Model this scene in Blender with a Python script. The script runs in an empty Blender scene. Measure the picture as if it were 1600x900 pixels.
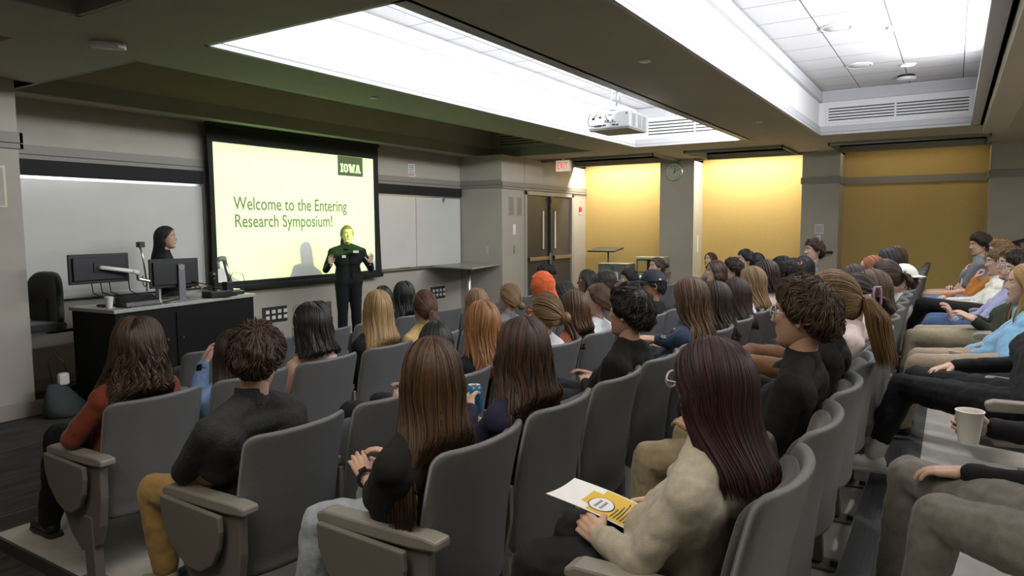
import bpy, bmesh, math, random
import numpy as np
from math import sin, cos, pi, radians as rad
from mathutils import Vector, Matrix, noise

C = bpy.context.scene.collection
SC = bpy.context.scene
random.seed(7); RNG = np.random.default_rng(7)

# ------------------------------------------------------------------ camera, exposure
ZC = 1.67
cam_d = bpy.data.cameras.new('camera'); cam = bpy.data.objects.new('camera', cam_d); C.objects.link(cam)
cam_d.sensor_width = 36.0; cam_d.lens = 36.0 * 1091.1 / 1600.0; cam_d.clip_start = .03; cam_d.clip_end = 60
P_, Y_, R_ = rad(5.101), rad(32.247), rad(-0.333)
fw = Vector((cos(Y_)*cos(P_), sin(Y_)*cos(P_), -sin(P_))); rt = Vector((sin(Y_), -cos(Y_), 0)); up = rt.cross(fw)
r2 = rt*cos(R_) + up*sin(R_); u2 = -rt*sin(R_) + up*cos(R_)
cam.matrix_world = Matrix(((r2.x, u2.x, -fw.x, 0), (r2.y, u2.y, -fw.y, 0), (r2.z, u2.z, -fw.z, ZC), (0, 0, 0, 1)))
SC.camera = cam
vs = SC.view_settings
vs.view_transform = 'Standard'; vs.look = 'None'; vs.gamma = 1; vs.use_curve_mapping = False; vs.exposure = 0.0
wd = bpy.data.worlds.new('world'); SC.world = wd; wd.use_nodes = True
wd.node_tree.nodes['Background'].inputs[0].default_value = (.9, .95, 1, 1)
wd.node_tree.nodes['Background'].inputs[1].default_value = 0.0

def area(name, loc, rot, sx, sy, power, col=(1, 1, 1)):
    l = bpy.data.lights.new(name, 'AREA'); l.shape = 'RECTANGLE'; l.size = sx; l.size_y = sy; l.energy = power; l.color = col
    o = bpy.data.objects.new(name, l); C.objects.link(o); o.location = loc; o.rotation_euler = rot
    return o
def aim(o, d):
    o.rotation_euler = Vector(d).to_track_quat('-Z', 'Y').to_euler()
# cove strips hidden behind the near lip of the two lit ceiling coffers, wall washers behind the fascia of the niches
L1 = area('cove_light_screen_side', (7.1, 2.75, 3.055), (rad(102), 0, 0), 7.7, .06, 190, (.93, .96, 1))
L2 = area('cove_light_seating_side', (5.6, -.18, 3.055), (rad(104), 0, 0), 7.4, .06, 200, (.90, .93, 1))
WW = []
for (ya, yb, p) in ((5.1, 6.88, 84), (2.4, 4.28, 88)):
    l = area('wall_wash_light', (13.62, (ya+yb)/2, 3.10), (0, 0, 0), (yb-ya)*.95, .08, p, (1.0, .94, .82)); aim(l, (.30, 0, -1))
    l.rotation_euler = (Matrix.Rotation(rad(90), 3, 'Z') @ Matrix.Rotation(rad(16), 3, 'X')).to_euler(); WW.append(l)
L3 = area('wall_wash_light_dim', (13.62, .65, 3.10), (0, 0, 0), 1.9, .08, 6, (1.0, .85, .6)); L3.rotation_euler = WW[0].rotation_euler
# softly lit coffer over the rear seats, behind the camera, and an added dim fill in the bay by the aisle
L4 = area('rear_coffer_light', (5.2, -2.9, 3.50), (0, 0, 0), 9.0, 1.6, 215, (1.0, .96, .90))
L5 = area('left_bay_fill', (.2, 1.2, 3.50), (0, 0, 0), 3.0, 1.2, 75, (1.0, .92, .80))
def down(x, y, p=16):
    l = bpy.data.lights.new('downlight_lamp', 'SPOT'); l.energy = p*6; l.spot_size = rad(120); l.spot_blend = .9; l.shadow_soft_size = .06; l.color = (.96, .97, 1)
    o = bpy.data.objects.new('downlight_lamp', l); C.objects.link(o); o.location = (x, y, 3.55)
for x_ in (2.25, 4.15, 6.05, 7.95, 9.85): down(x_, .55)  # the three nearer lamps are added to brighten the foreground seats
# the projector's beam: a spot whose rectangular gate lights only the screen
def projector_beam(loc, tgt, hx, hz_lo, hz_hi, power, col):
    l = bpy.data.lights.new('projector_beam', 'SPOT'); l.energy = power; l.spot_size = rad(50); l.spot_blend = 0; l.shadow_soft_size = .02; l.color = col
    o = bpy.data.objects.new('projector_beam', l); C.objects.link(o); o.location = loc
    o.rotation_euler = (rad(90), 0, 0)                      # looks along +Y
    l.use_nodes = True; nt = l.node_tree; nt.nodes.clear()
    out = nt.nodes.new('ShaderNodeOutputLight'); em = nt.nodes.new('ShaderNodeEmission'); tc = nt.nodes.new('ShaderNodeTexCoord')
    sp = nt.nodes.new('ShaderNodeSeparateXYZ'); nt.links.new(tc.outputs['Normal'], sp.inputs[0])
    def m(op, a, b):
        n = nt.nodes.new('ShaderNodeMath'); n.operation = op
        for i, v in enumerate((a, b)):
            if isinstance(v, (int, float)): n.inputs[i].default_value = v
            else: nt.links.new(v, n.inputs[i])
        return n.outputs[0]
    az = m('ABSOLUTE', sp.outputs['Z'], 0)
    x = m('DIVIDE', sp.outputs['X'], az); y = m('DIVIDE', sp.outputs['Y'], az)
    g = m('MULTIPLY', m('GREATER_THAN', x, hx[0]), m('LESS_THAN', x, hx[1]))
    g = m('MULTIPLY', g, m('MULTIPLY', m('GREATER_THAN', y, hz_lo), m('LESS_THAN', y, hz_hi)))
    # even the picture out against the fall-off with angle
    r2_ = m('ADD', m('ADD', m('MULTIPLY', x, x), m('MULTIPLY', y, y)), 1.0)
    g = m('MULTIPLY', g, m('POWER', r2_, 1.5))
    em.inputs[0].default_value = (*col, 1); nt.links.new(g, em.inputs[1]); nt.links.new(em.outputs[0], out.inputs[0])
    return o
PJ = (6.80, 3.32, 2.70); SY = 7.70
D_ = SY - PJ[1]
projector_beam(PJ, None, ((5.37-PJ[0])/D_, (8.165-PJ[0])/D_), (.985-PJ[2])/D_, (2.715-PJ[2])/D_, 1250, (.66, 1.0, .33))

# ------------------------------------------------------------------ materials
def nodes(name):
    m = bpy.data.materials.new(name); m.use_nodes = True
    return m, m.node_tree, m.node_tree.nodes['Principled BSDF']
def mat(name, col, rough=.6, metal=0, spec=.5, noise_s=0, noise_a=.0, bump=0, bump_s=200, sheen=0, coat=0, emit=None, es=0, stretch=(1, 1, 1), trans=0):
    m, nt, b = nodes(name)
    b.inputs['Base Color'].default_value = (*col, 1); b.inputs['Roughness'].default_value = rough; b.inputs['Metallic'].default_value = metal
    b.inputs['Specular IOR Level'].default_value = spec
    if sheen: b.inputs['Sheen Weight'].default_value = sheen
    if coat: b.inputs['Coat Weight'].default_value = coat
    if trans: b.inputs['Transmission Weight'].default_value = trans
    if emit: b.inputs['Emission Color'].default_value = (*emit, 1); b.inputs['Emission Strength'].default_value = es
    if noise_a or bump:
        tc = nt.nodes.new('ShaderNodeTexCoord'); mp = nt.nodes.new('ShaderNodeMapping'); mp.inputs['Scale'].default_value = stretch
        nt.links.new(tc.outputs['Object'], mp.inputs[0])
    if noise_a:
        n = nt.nodes.new('ShaderNodeTexNoise'); n.inputs['Scale'].default_value = noise_s; n.inputs['Detail'].default_value = 5
        nt.links.new(mp.outputs[0], n.inputs['Vector'])
        r = nt.nodes.new('ShaderNodeValToRGB'); r.color_ramp.elements[0].position = .3; r.color_ramp.elements[1].position = .7
        r.color_ramp.elements[0].color = (*[c*(1-noise_a) for c in col], 1); r.color_ramp.elements[1].color = (*[min(1, c*(1+noise_a)) for c in col], 1)
        nt.links.new(n.outputs[0], r.inputs[0]); nt.links.new(r.outputs[0], b.inputs['Base Color'])
    if bump:
        n2 = nt.nodes.new('ShaderNodeTexNoise'); n2.inputs['Scale'].default_value = bump_s; n2.inputs['Detail'].default_value = 3
        nt.links.new(mp.outputs[0], n2.inputs['Vector'])
        bp = nt.nodes.new('ShaderNodeBump'); bp.inputs['Strength'].default_value = bump; bp.inputs['Distance'].default_value = .004
        nt.links.new(n2.outputs[0], bp.inputs['Height']); nt.links.new(bp.outputs[0], b.inputs['Normal'])
    return m
M = {}
M['wall'] = mat('painted_wall', (.40, .37, .31), .75, noise_s=3, noise_a=.04, bump=.15, bump_s=300)
M['band'] = mat('wall_band', (.24, .225, .19), .6)
M['base'] = mat('rubber_base', (.30, .27, .23), .5)
M['yellow'] = mat('ochre_wall', (.52, .36, .12), .6, noise_s=60, noise_a=.05, bump=.1, bump_s=400)
M['soffit'] = mat('soffit_paint', (.43, .385, .30), .8, noise_s=1.2, noise_a=.05)
M['white'] = mat('coffer_white', (.80, .79, .78), .6)
M['trimw'] = mat('coffer_trim', (.52, .52, .54), .5)
M['black'] = mat('matte_black', (.008, .008, .008), .8)
M['blackp'] = mat('black_plastic', (.012, .012, .013), .38)
M['wboard'] = mat('whiteboard', (.60, .59, .55), .16, spec=.5, noise_s=2, noise_a=.03)
M['alu'] = mat('brushed_aluminium', (.55, .55, .55), .35, metal=1)
M['darkmetal'] = mat('dark_metal', (.10, .10, .10), .4, metal=.8)
M['screen'] = mat('screen_fabric', (.88, .88, .84), .9, spec=.1)
M['text'] = mat('slide_text', (.18, .135, .19), .9, spec=.1)
M['logo'] = mat('slide_logo', (.085, .068, .085), .9, spec=.1)
M['door'] = mat('door_brown', (.060, .052, .045), .38, noise_s=8, noise_a=.1)
M['frame'] = mat('door_frame', (.34, .31, .26), .5)
M['steel'] = mat('stainless_steel', (.62, .60, .56), .3, metal=1, noise_s=20, noise_a=.05)
M['chair'] = mat('chair_shell', (.118, .120, .122), .46, noise_s=90, noise_a=.06, bump=.25, bump_s=500)
M['chairrim'] = mat('chair_rim', (.20, .20, .195), .42)
M['cushion'] = mat('seat_cushion', (.035, .036, .04), .9, sheen=.3, noise_s=250, noise_a=.3, bump=.4, bump_s=500)
M['armrest'] = mat('armrest_plastic', (.23, .215, .19), .42, bump=.1, bump_s=300)
M['panel'] = mat('end_panel', (.15, .14, .12), .5, bump=.15, bump_s=400)
M['vinyl'] = mat('tier_floor', (.44, .42, .37), .55, noise_s=9, noise_a=.10, bump=.1, bump_s=60)
M['nosing'] = mat('rubber_nosing', (.045, .045, .046), .6)
M['laminate'] = mat('laminate_top', (.34, .33, .30), .35, noise_s=30, noise_a=.06)
M['deskb'] = mat('desk_black', (.004, .004, .004), .6, spec=.2)
M['whitep'] = mat('white_plastic', (.75, .75, .75), .35)
M['cup'] = mat('paper_cup', (.72, .70, .66), .6)
M['paper'] = mat('paper', (.80, .80, .82), .7)
M['grille'] = mat('grille_black', (.01, .01, .012), .6)
M['lampoff'] = mat('speaker_grille', (.66, .66, .62), .6)
M['lampon'] = mat('lamp_lens', (.9, .9, .9), .3, emit=(.93, .95, 1), es=6)
M['tube'] = mat('fluorescent_tube', (.9, .9, .9), .3, emit=(.93, .96, 1), es=12)
M['exit'] = mat('exit_face', (.85, .80, .74), .5, emit=(1, .8, .65), es=.35)
M['exitred'] = mat('exit_red', (.8, .10, .05), .5, emit=(1, .1, .04), es=.8)
M['red'] = mat('alarm_red', (.45, .02, .02), .4)
M['clockface'] = mat('clock_face', (.45, .48, .36), .4)
M['chrome'] = mat('chrome', (.7, .7, .68), .30, metal=1)
M['blueb'] = mat('blue', (.02, .10, .45), .4)
M['glass'] = mat('lens_glass', (1, 1, 1), .02, trans=1, spec=.5)
M['wire'] = mat('blue_cable', (.22, .24, .75), .5)
M['doorglow'] = mat('glowing_door_window', (.55, .52, .45), .2, emit=(1, .92, .75), es=.10)  # pane glows faintly in place of light from beyond the doors

def carpet():
    m, nt, b = nodes('striped_carpet')
    tc = nt.nodes.new('ShaderNodeTexCoord'); mp = nt.nodes.new('ShaderNodeMapping'); mp.inputs['Scale'].default_value = (1.0, 9, 1)
    nt.links.new(tc.outputs['Object'], mp.inputs[0])
    n = nt.nodes.new('ShaderNodeTexNoise'); n.inputs['Scale'].default_value = 2.2; n.inputs['Detail'].default_value = 6; nt.links.new(mp.outputs[0], n.inputs['Vector'])
    r = nt.nodes.new('ShaderNodeValToRGB'); e = r.color_ramp.elements; e[0].position = .35; e[1].position = .68
    e[0].color = (.020, .019, .017, 1); e[1].color = (.062, .060, .055, 1)
    nt.links.new(n.outputs[0], r.inputs[0]); nt.links.new(r.outputs[0], b.inputs['Base Color']); b.inputs['Roughness'].default_value = .95
    n2 = nt.nodes.new('ShaderNodeTexNoise'); n2.inputs['Scale'].default_value = 400; bp = nt.nodes.new('ShaderNodeBump'); bp.inputs['Strength'].default_value = .5
    nt.links.new(tc.outputs['Object'], n2.inputs['Vector']); nt.links.new(n2.outputs[0], bp.inputs['Height']); nt.links.new(bp.outputs[0], b.inputs['Normal'])
    return m
M['carpet'] = carpet()
def tiles():                                                    # lay-in ceiling tiles with dark joints
    m, nt, b = nodes('ceiling_tiles')
    tc = nt.nodes.new('ShaderNodeTexCoord'); br = nt.nodes.new('ShaderNodeTexBrick'); mp = nt.nodes.new('ShaderNodeMapping')
    mp.inputs['Location'].default_value = (.18, .02, 0); nt.links.new(tc.outputs['Object'], mp.inputs[0])
    br.offset = 0; br.inputs['Scale'].default_value = 1; br.inputs['Brick Width'].default_value = .61; br.inputs['Row Height'].default_value = .61
    br.inputs['Mortar Size'].default_value = .005; br.inputs['Mortar Smooth'].default_value = 0
    br.inputs['Color1'].default_value = (.74, .73, .72, 1); br.inputs['Color2'].default_value = (.72, .71, .70, 1); br.inputs['Mortar'].default_value = (.10, .10, .10, 1)
    nt.links.new(mp.outputs[0], br.inputs['Vector']); nt.links.new(br.outputs['Color'], b.inputs['Base Color']); b.inputs['Roughness'].default_value = .85
    n2 = nt.nodes.new('ShaderNodeTexNoise'); n2.inputs['Scale'].default_value = 220; n2.inputs['Detail'].default_value = 4; bp = nt.nodes.new('ShaderNodeBump'); bp.inputs['Strength'].default_value = .35; bp.inputs['Distance'].default_value = .01
    nt.links.new(tc.outputs['Object'], n2.inputs['Vector']); nt.links.new(n2.outputs[0], bp.inputs['Height']); nt.links.new(bp.outputs[0], b.inputs['Normal'])
    return m
M['tiles'] = tiles()

_mc = {}
def cloth(col, rough=.85, weave=350, bump=.35, name='fabric', na=.12, ns=40):
    k = ('c', col, rough, weave, na, ns)
    if k not in _mc:
        _mc[k] = mat(name, col, rough, spec=.25, noise_s=ns, noise_a=na, bump=bump, bump_s=weave, sheen=(.15 if max(col) > .05 else .02))
    return _mc[k]
def skin(col):
    k = ('s', col)
    if k not in _mc:
        m = mat('skin', col, .5, spec=.4, noise_s=25, noise_a=.08, bump=.08, bump_s=500)
        b = m.node_tree.nodes['Principled BSDF']; b.inputs['Subsurface Weight'].default_value = .12; b.inputs['Subsurface Radius'].default_value = (.02, .007, .004); b.inputs['Subsurface Scale'].default_value = .4
        _mc[k] = m
    return _mc[k]
def hairmat(c0, c1):
    k = ('h', c0, c1)
    if k in _mc: return _mc[k]
    m, nt, b = nodes('hair')
    uv = nt.nodes.new('ShaderNodeUVMap'); uv.uv_map = 'UVMap'; mp = nt.nodes.new('ShaderNodeMapping'); mp.inputs['Scale'].default_value = (60, 1.6, 1)
    nt.links.new(uv.outputs[0], mp.inputs[0])
    n = nt.nodes.new('ShaderNodeTexNoise'); n.inputs['Scale'].default_value = 1.0; n.inputs['Detail'].default_value = 4; nt.links.new(mp.outputs[0], n.inputs['Vector'])
    r = nt.nodes.new('ShaderNodeValToRGB'); e = r.color_ramp.elements; e[0].position = .36; e[1].position = .68
    e[0].color = (*c0, 1); e[1].color = (*c1, 1)
    nt.links.new(n.outputs[0], r.inputs[0]); nt.links.new(r.outputs[0], b.inputs['Base Color'])
    b.inputs['Roughness'].default_value = .5; b.inputs['Specular IOR Level'].default_value = .45
    b.inputs['Anisotropic'].default_value = .5
    mp2 = nt.nodes.new('ShaderNodeMapping'); mp2.inputs['Scale'].default_value = (260, 2.5, 1); nt.links.new(uv.outputs[0], mp2.inputs[0])
    n2 = nt.nodes.new('ShaderNodeTexNoise'); n2.inputs['Scale'].default_value = 1.0; n2.inputs['Detail'].default_value = 2; nt.links.new(mp2.outputs[0], n2.inputs['Vector'])
    bp = nt.nodes.new('ShaderNodeBump'); bp.inputs['Strength'].default_value = .55; bp.inputs['Distance'].default_value = .004
    nt.links.new(n2.outputs[0], bp.inputs['Height']); nt.links.new(bp.outputs[0], b.inputs['Normal'])
    _mc[k] = m
    return m

# ------------------------------------------------------------------ mesh helpers
class MB:
    """collects geometry for ONE mesh object"""
    def __init__(s): s.v = []; s.f = []; s.mi = []; s.uv = {}
    def add(s, v, f, mi=0):
        o = len(s.v); s.v += [tuple(p) for p in v]; s.f += [tuple(i+o for i in q) for q in f]; s.mi += [mi]*len(f); return s
    def box(s, x0, x1, y0, y1, z0, z1, mi=0, R=None, loc=(0, 0, 0)):
        v = [(x, y, z) for z in (z0, z1) for y in (y0, y1) for x in (x0, x1)]
        if R is not None: v = [tuple(R @ Vector(p) + Vector(loc)) for p in v]
        return s.add(v, [(0, 2, 3, 1), (4, 5, 7, 6), (0, 1, 5, 4), (2, 6, 7, 3), (0, 4, 6, 2), (1, 3, 7, 5)], mi)
    def cyl(s, p0, p1, r0, r1=None, n=16, mi=0, caps=True):
        r1 = r0 if r1 is None else r1; p0 = Vector(p0); p1 = Vector(p1); d = (p1-p0).normalized()
        a = d.orthogonal().normalized(); b = d.cross(a)
        v = [p0 + (a*cos(2*pi*i/n)+b*sin(2*pi*i/n))*r0 for i in range(n)] + [p1 + (a*cos(2*pi*i/n)+b*sin(2*pi*i/n))*r1 for i in range(n)]
        f = [(i, (i+1) % n, n+(i+1) % n, n+i) for i in range(n)]
        if caps: f += [tuple(reversed(range(n))), tuple(range(n, 2*n))]
        return s.add(v, f, mi)
    def tube(s, pts, r, n=8, mi=0, rs=None):
        pts = [Vector(p) for p in pts]; v = []; f = []; a = None
        for i, p in enumerate(pts):
            d = (pts[min(i+1, len(pts)-1)] - pts[max(i-1, 0)]).normalized()
            if a is None: a = d.orthogonal().normalized()
            a = (a - d*a.dot(d)).normalized(); b = d.cross(a); rr = rs[i] if rs else r
            v += [p + (a*cos(2*pi*k/n)+b*sin(2*pi*k/n))*rr for k in range(n)]
        for i in range(len(pts)-1):
            f += [(i*n+k, i*n+(k+1) % n, (i+1)*n+(k+1) % n, (i+1)*n+k) for k in range(n)]
        f += [tuple(reversed(range(n))), tuple(range((len(pts)-1)*n, len(pts)*n))]
        return s.add(v, f, mi)
    def lathe(s, prof, n=24, loc=(0, 0, 0), mi=0, R=None, cap=True):
        v = []; f = []
        for r, z in prof:
            for i in range(n):
                p = Vector((r*cos(2*pi*i/n), r*sin(2*pi*i/n), z))
                if R is not None: p = R @ p
                v.append(p + Vector(loc))
        for j in range(len(prof)-1):
            f += [(j*n+i, j*n+(i+1) % n, (j+1)*n+(i+1) % n, (j+1)*n+i) for i in range(n)]
        if cap: f += [tuple(reversed(range(n))), tuple(range((len(prof)-1)*n, len(prof)*n))]
        return s.add(v, f, mi)
    def prism(s, poly, a0, a1, axis='z', mi=0):
        n = len(poly)
        def P(u, w, t): return {'z': (u, w, t), 'x': (t, u, w), 'y': (u, t, w)}[axis]
        v = [P(u, w, a0) for u, w in poly] + [P(u, w, a1) for u, w in poly]
        f = [(i, (i+1) % n, n+(i+1) % n, n+i) for i in range(n)] + [tuple(reversed(range(n))), tuple(range(n, 2*n))]
        return s.add(v, f, mi)
    def quad(s, a, b, c, d, mi=0): return s.add([a, b, c, d], [(0, 1, 2, 3)], mi)
    def build(s, name, mats, parent=None, smooth=False, bevel=0, seg=2, loc=None, fix=True, uv=None):
        me = bpy.data.meshes.new(name); me.from_pydata([tuple(p) for p in s.v], [], s.f)
        if not isinstance(mats, (list, tuple)): mats = [mats]
        for m in mats: me.materials.append(m)
        if len(mats) > 1: me.polygons.foreach_set('material_index', s.mi)
        if fix:
            bm = bmesh.new(); bm.from_mesh(me); bmesh.ops.recalc_face_normals(bm, faces=bm.faces); bm.to_mesh(me); bm.free()
        if smooth: me.polygons.foreach_set('use_smooth', [True]*len(me.polygons))
        me.update()
        o = bpy.data.objects.new(name, me); C.objects.link(o)
        if parent: o.parent = parent
        if loc: o.location = loc
        if bevel:
            b = o.modifiers.new('bevel', 'BEVEL'); b.width = bevel; b.segments = seg; b.limit_method = 'ANGLE'; b.angle_limit = rad(40)
        if smooth and bevel == 0 and smooth != 'all':
            pass
        return o
def raw(name, v, f, mats, parent=None, mi=None, smooth=True, uv=None):
    me = bpy.data.meshes.new(name); me.from_pydata(v, [], f)
    for m in (mats if isinstance(mats, (list, tuple)) else [mats]): me.materials.append(m)
    if mi is not None: me.polygons.foreach_set('material_index', mi)
    if smooth: me.polygons.foreach_set('use_smooth', [True]*len(me.polygons))
    if uv is not None:
        l = me.uv_layers.new(name='UVMap'); li = np.zeros(len(me.loops), dtype=np.int32); me.loops.foreach_get('vertex_index', li)
        l.data.foreach_set('uv', np.asarray(uv, dtype=np.float32)[li].ravel())
    me.update(); o = bpy.data.objects.new(name, me); C.objects.link(o)
    if parent: o.parent = parent
    return o
def thing(name, label, cat, loc=(0, 0, 0), group=None, rz=0):
    o = bpy.data.objects.new(name, None); C.objects.link(o); o.location = loc; o.rotation_euler = (0, 0, rz); o.empty_display_size = .1
    o['label'] = label; o['category'] = cat
    if group: o['group'] = group
    return o
def tag(o, label, cat, group=None):
    o['label'] = label; o['category'] = cat
    if group: o['group'] = group
    return o
def struct(o): o['kind'] = 'structure'; return o

# ------------------------------------------------------------------ room shell
ZS = 2.95            # underside of the soffits
XW = 14.06; XC = 13.49; YF = 7.87; YD = 6.93; XL = -2.6; YB = -5.0
COF = {'c1': (3.13, 11.05, 2.66, 4.55), 'c2': (3.13, 11.15, -.27, 1.73), 'rec': (3.10, 11.20, 5.36, 7.50), 'c3': (-2.2, 2.31, 2.66, 4.56),
       'r4': (-2.2, 2.30, 5.42, 6.7), 'c5': (.3, 10.2, -4.4, -1.4), 'c6': (-2.2, 2.2, .2, 2.1), 'r1': (12.05, 13.45, 4.60, 6.90), 'r2': (12.05, 13.45, 2.40, 4.05), 'r3': (12.18, 13.45, -.40, 1.74)}
def ceiling():
    xs = sorted({XL, XC, XW, *[v for c in COF.values() for v in c[:2]]}); ys = sorted({YB, YD, YF, *[v for c in COF.values() for v in c[2:]], 4.31, 5.0, 1.72, 2.34, -.45, -1.1})
    b = MB()
    for x0, x1 in zip(xs, xs[1:]):
        for y0, y1 in zip(ys, ys[1:]):
            xm, ym = (x0+x1)/2, (y0+y1)/2
            if any(c[0] < xm < c[1] and c[2] < ym < c[3] for c in COF.values()): continue
            if xm > 13.45 and (YD > ym > 5.0 or 4.31 > ym > 2.34 or 1.72 > ym > -.45): continue      # light slots over the niches
            if ym > YD and not 2.95 < xm < 10.66: continue
            b.quad((x0, y0, ZS), (x0, y1, ZS), (x1, y1, ZS), (x1, y0, ZS))
    struct(b.build('ceiling', M['soffit'], fix=False))
ceiling()
def coffer(name, c, ztop, wallm, trimm, lid, stepped=True, bands=None):
    x0, x1, y0, y1 = c; b = MB()
    b.quad((x0, y0, ztop), (x1, y0, ztop), (x1, y1, ztop), (x0, y1, ztop), 2)
    for a, q in (((x0, y0), (x1, y0)), ((x1, y0), (x1, y1)), ((x1, y1), (x0, y1)), ((x0, y1), (x0, y0))):
        b.quad((*a, ZS), (*q, ZS), (*q, ztop), (*a, ztop), 0)
    def ringband(z0, z1, d, mi):
        b.box(x0, x1, y1-d, y1, z0, z1, mi); b.box(x0, x1, y0, y0+d, z0, z1, mi); b.box(x1-d, x1, y0, y1, z0, z1, mi); b.box(x0, x0+d, y0, y1, z0, z1, mi)
    for z0, z1, d in (bands or ()): ringband(z0, z1, d, 1)
    return struct(b.build(name, [wallm, trimm, lid], fix=False))
B3 = ((2.951, 2.985, .035), (2.992, 3.075, .03), (3.42, 3.56, .05))
coffer('coffer_screen_side', COF['c1'], 3.58, M['white'], M['trimw'], M['tiles'], bands=B3)
coffer('coffer_seating_side', COF['c2'], 3.58, M['white'], M['trimw'], M['tiles'], bands=B3)
for nm, c_ in (('screen_side', COF['c1']), ('seating_side', COF['c2'])):
    q = MB(); q.box(c_[0], c_[1], c_[2], c_[2]+.14, 2.951, 2.985); q.box(c_[0], c_[1], c_[2]+.125, c_[2]+.14, 2.985, 3.0); struct(q.build('trim_cove_ledge_'+nm, M['trimw'], bevel=.003))
coffer('coffer_front_recess', COF['rec'], 3.58, M['soffit'], M['band'], M['soffit'], bands=((2.951, 3.12, .04),))
coffer('coffer_left_bay', COF['c3'], 3.58, M['soffit'], M['band'], M['tiles'], bands=((2.951, 3.05, .03),))
coffer('coffer_rear', COF['c5'], 3.58, M['white'], M['trimw'], M['tiles'], bands=B3)
coffer('coffer_left_rear', COF['c6'], 3.58, M['soffit'], M['band'], M['tiles'])
coffer('coffer_left_front', COF['r4'], 3.58, M['soffit'], M['band'], M['tiles'])
for k, n in (('r1', 'niche_ceiling_door_side'), ('r2', 'niche_ceiling_middle'), ('r3', 'niche_ceiling_seating_side')):
    coffer(n, COF[k], 3.12, M['soffit'], M['band'], M['tiles'], bands=((2.90, 3.0, .02),))
# fascia in front of the light slot and the slot itself
for nm, y0, y1 in (('fascia_door_side', 5.0, YD), ('fascia_middle', 2.34, 4.31), ('fascia_seating_side', -.45, 1.72)):
    b = MB(); b.box(13.45, 13.50, y0, y1, 2.90, 3.3)
    b.quad((13.50, y0, 3.3), (XW, y0, 3.3), (XW, y1, 3.3), (13.50, y1, 3.3), 0)
    b.quad((13.50, y0, 2.9), (XW, y0, 2.9), (XW, y0, 3.3), (13.50, y0, 3.3), 0); b.quad((13.50, y1, 2.9), (XW, y1, 2.9), (XW, y1, 3.3), (13.50, y1, 3.3), 0)
    struct(b.build('trim_'+nm, M['band'], fix=False))

b = MB(); b.quad((XL, YB, 0), (XW, YB, 0), (XW, YF, 0), (XL, YF, 0)); struct(b.build('floor', M['carpet'], fix=False))
# front wall (recessed), its two returns and the walls beside
b = MB(); b.quad((2.93, YF, 0), (10.66, YF, 0), (10.66, YF, ZS), (2.93, YF, ZS)); struct(b.build('wall_front', M['wall'], fix=False))
b = MB(); b.quad((2.93, YD, 0), (2.93, YF, 0), (2.93, YF, ZS), (2.93, YD, ZS)); struct(b.build('wall_left_return', M['wall'], fix=False))
b = MB(); b.quad((XL, YD, 0), (2.93, YD, 0), (2.93, YD, ZS), (XL, YD, ZS))
struct(b.build('wall_left_front', M['wall'], fix=False))
DX0, DX1, DH = 11.46, 13.42, 2.30
b = MB(); b.quad((10.66, YD, 0), (10.66, YF, 0), (10.66, YF, ZS), (10.66, YD, ZS))
b.quad((10.66, YD, 0), (DX0, YD, 0), (DX0, YD, ZS), (10.66, YD, ZS)); b.quad((DX1, YD, 0), (XW, YD, 0), (XW, YD, ZS), (DX1, YD, ZS)); b.quad((DX0, YD, DH), (DX1, YD, DH), (DX1, YD, ZS), (DX0, YD, ZS))
b.quad((XW, YD, ZS), (XC, YD, ZS), (XC, YD, 3.3), (XW, YD, 3.3))
struct(b.build('wall_door_side', M['wall'], fix=False))
b = MB(); b.quad((XW, YB, 0), (XW, YD, 0), (XW, YD, 3.4), (XW, YB, 3.4)); struct(b.build('wall_right', M['yellow'], fix=False))
b = MB(); b.quad((XL, YB, 0), (XL, YD, 0), (XL, YD, ZS), (XL, YB, ZS)); struct(b.build('wall_left', M['wall'], fix=False))
b = MB(); b.quad((XL, YB, 0), (XW, YB, 0), (XW, YB, ZS), (XL, YB, ZS)); struct(b.build('wall_back', M['wall'], fix=False))
def column(nm, y0, y1, band=True):
    b = MB(); b.box(XC, XW, y0, y1, 0, 3.3)
    o = struct(b.build('column_'+nm, M['wall']))
    if band:
        b = MB(); b.box(XC-.02, XW, y0-.02, y1+.02, 2.38, 2.50); struct(b.build('trim_band_'+nm, M['band'], bevel=.004))
column('clock', 4.31, 5.0, False); column('thermostat', 1.72, 2.34); column('rear', -1.15, -.45)
b = MB(); b.box(XW-.03, XW, -.45, 1.72, 2.38, 2.50); struct(b.build('trim_niche_band', M['band']))
# wainscot bands of the front wall
def bandbox(name, x0, x1, y0, y1, zs=((2.36, 2.405), (2.41, 2.50))):
    b = MB()
    for z0, z1 in zs: b.box(x0, x1, y0, y1, z0, z1)
    struct(b.build(name, M['band'], bevel=.003))
bandbox('trim_front', 2.93, 10.66, YF-.03, YF); bandbox('trim_left', XL, 2.96, YD-.03, YD); bandbox('trim_left_return', 2.93, 2.96, YD-.03, YF)
bandbox('trim_return', 10.63, 10.66, YD, YF)
bandbox('trim_door', 10.63, XW, YD-.035, YD, ((2.34, 2.38), (2.385, 2.47)))
for nm, x0, x1, y0, y1 in (('left', XL, 3.0, YD-.04, YD), ('front', 2.93, 10.66, YF-.02, YF), ('door', 10.66, DX0, YD-.02, YD), ('door_corner', DX1, XW, YD-.02, YD)):
    b = MB(); b.box(x0, x1, y0, y1, 0, .13); struct(b.build('baseboard_'+nm, M['base'], bevel=.004))
b = MB(); b.box(10.64, 10.66, YD, YF, 0, .13); struct(b.build('baseboard_return', M['base']))
# joints of the wall panels above the door
b = MB()
for x in (11.45, 13.38): b.box(x-.004, x+.004, YD-.003, YD, 2.47, ZS)
struct(b.build('trim_panel_joints', M['band']))

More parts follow.
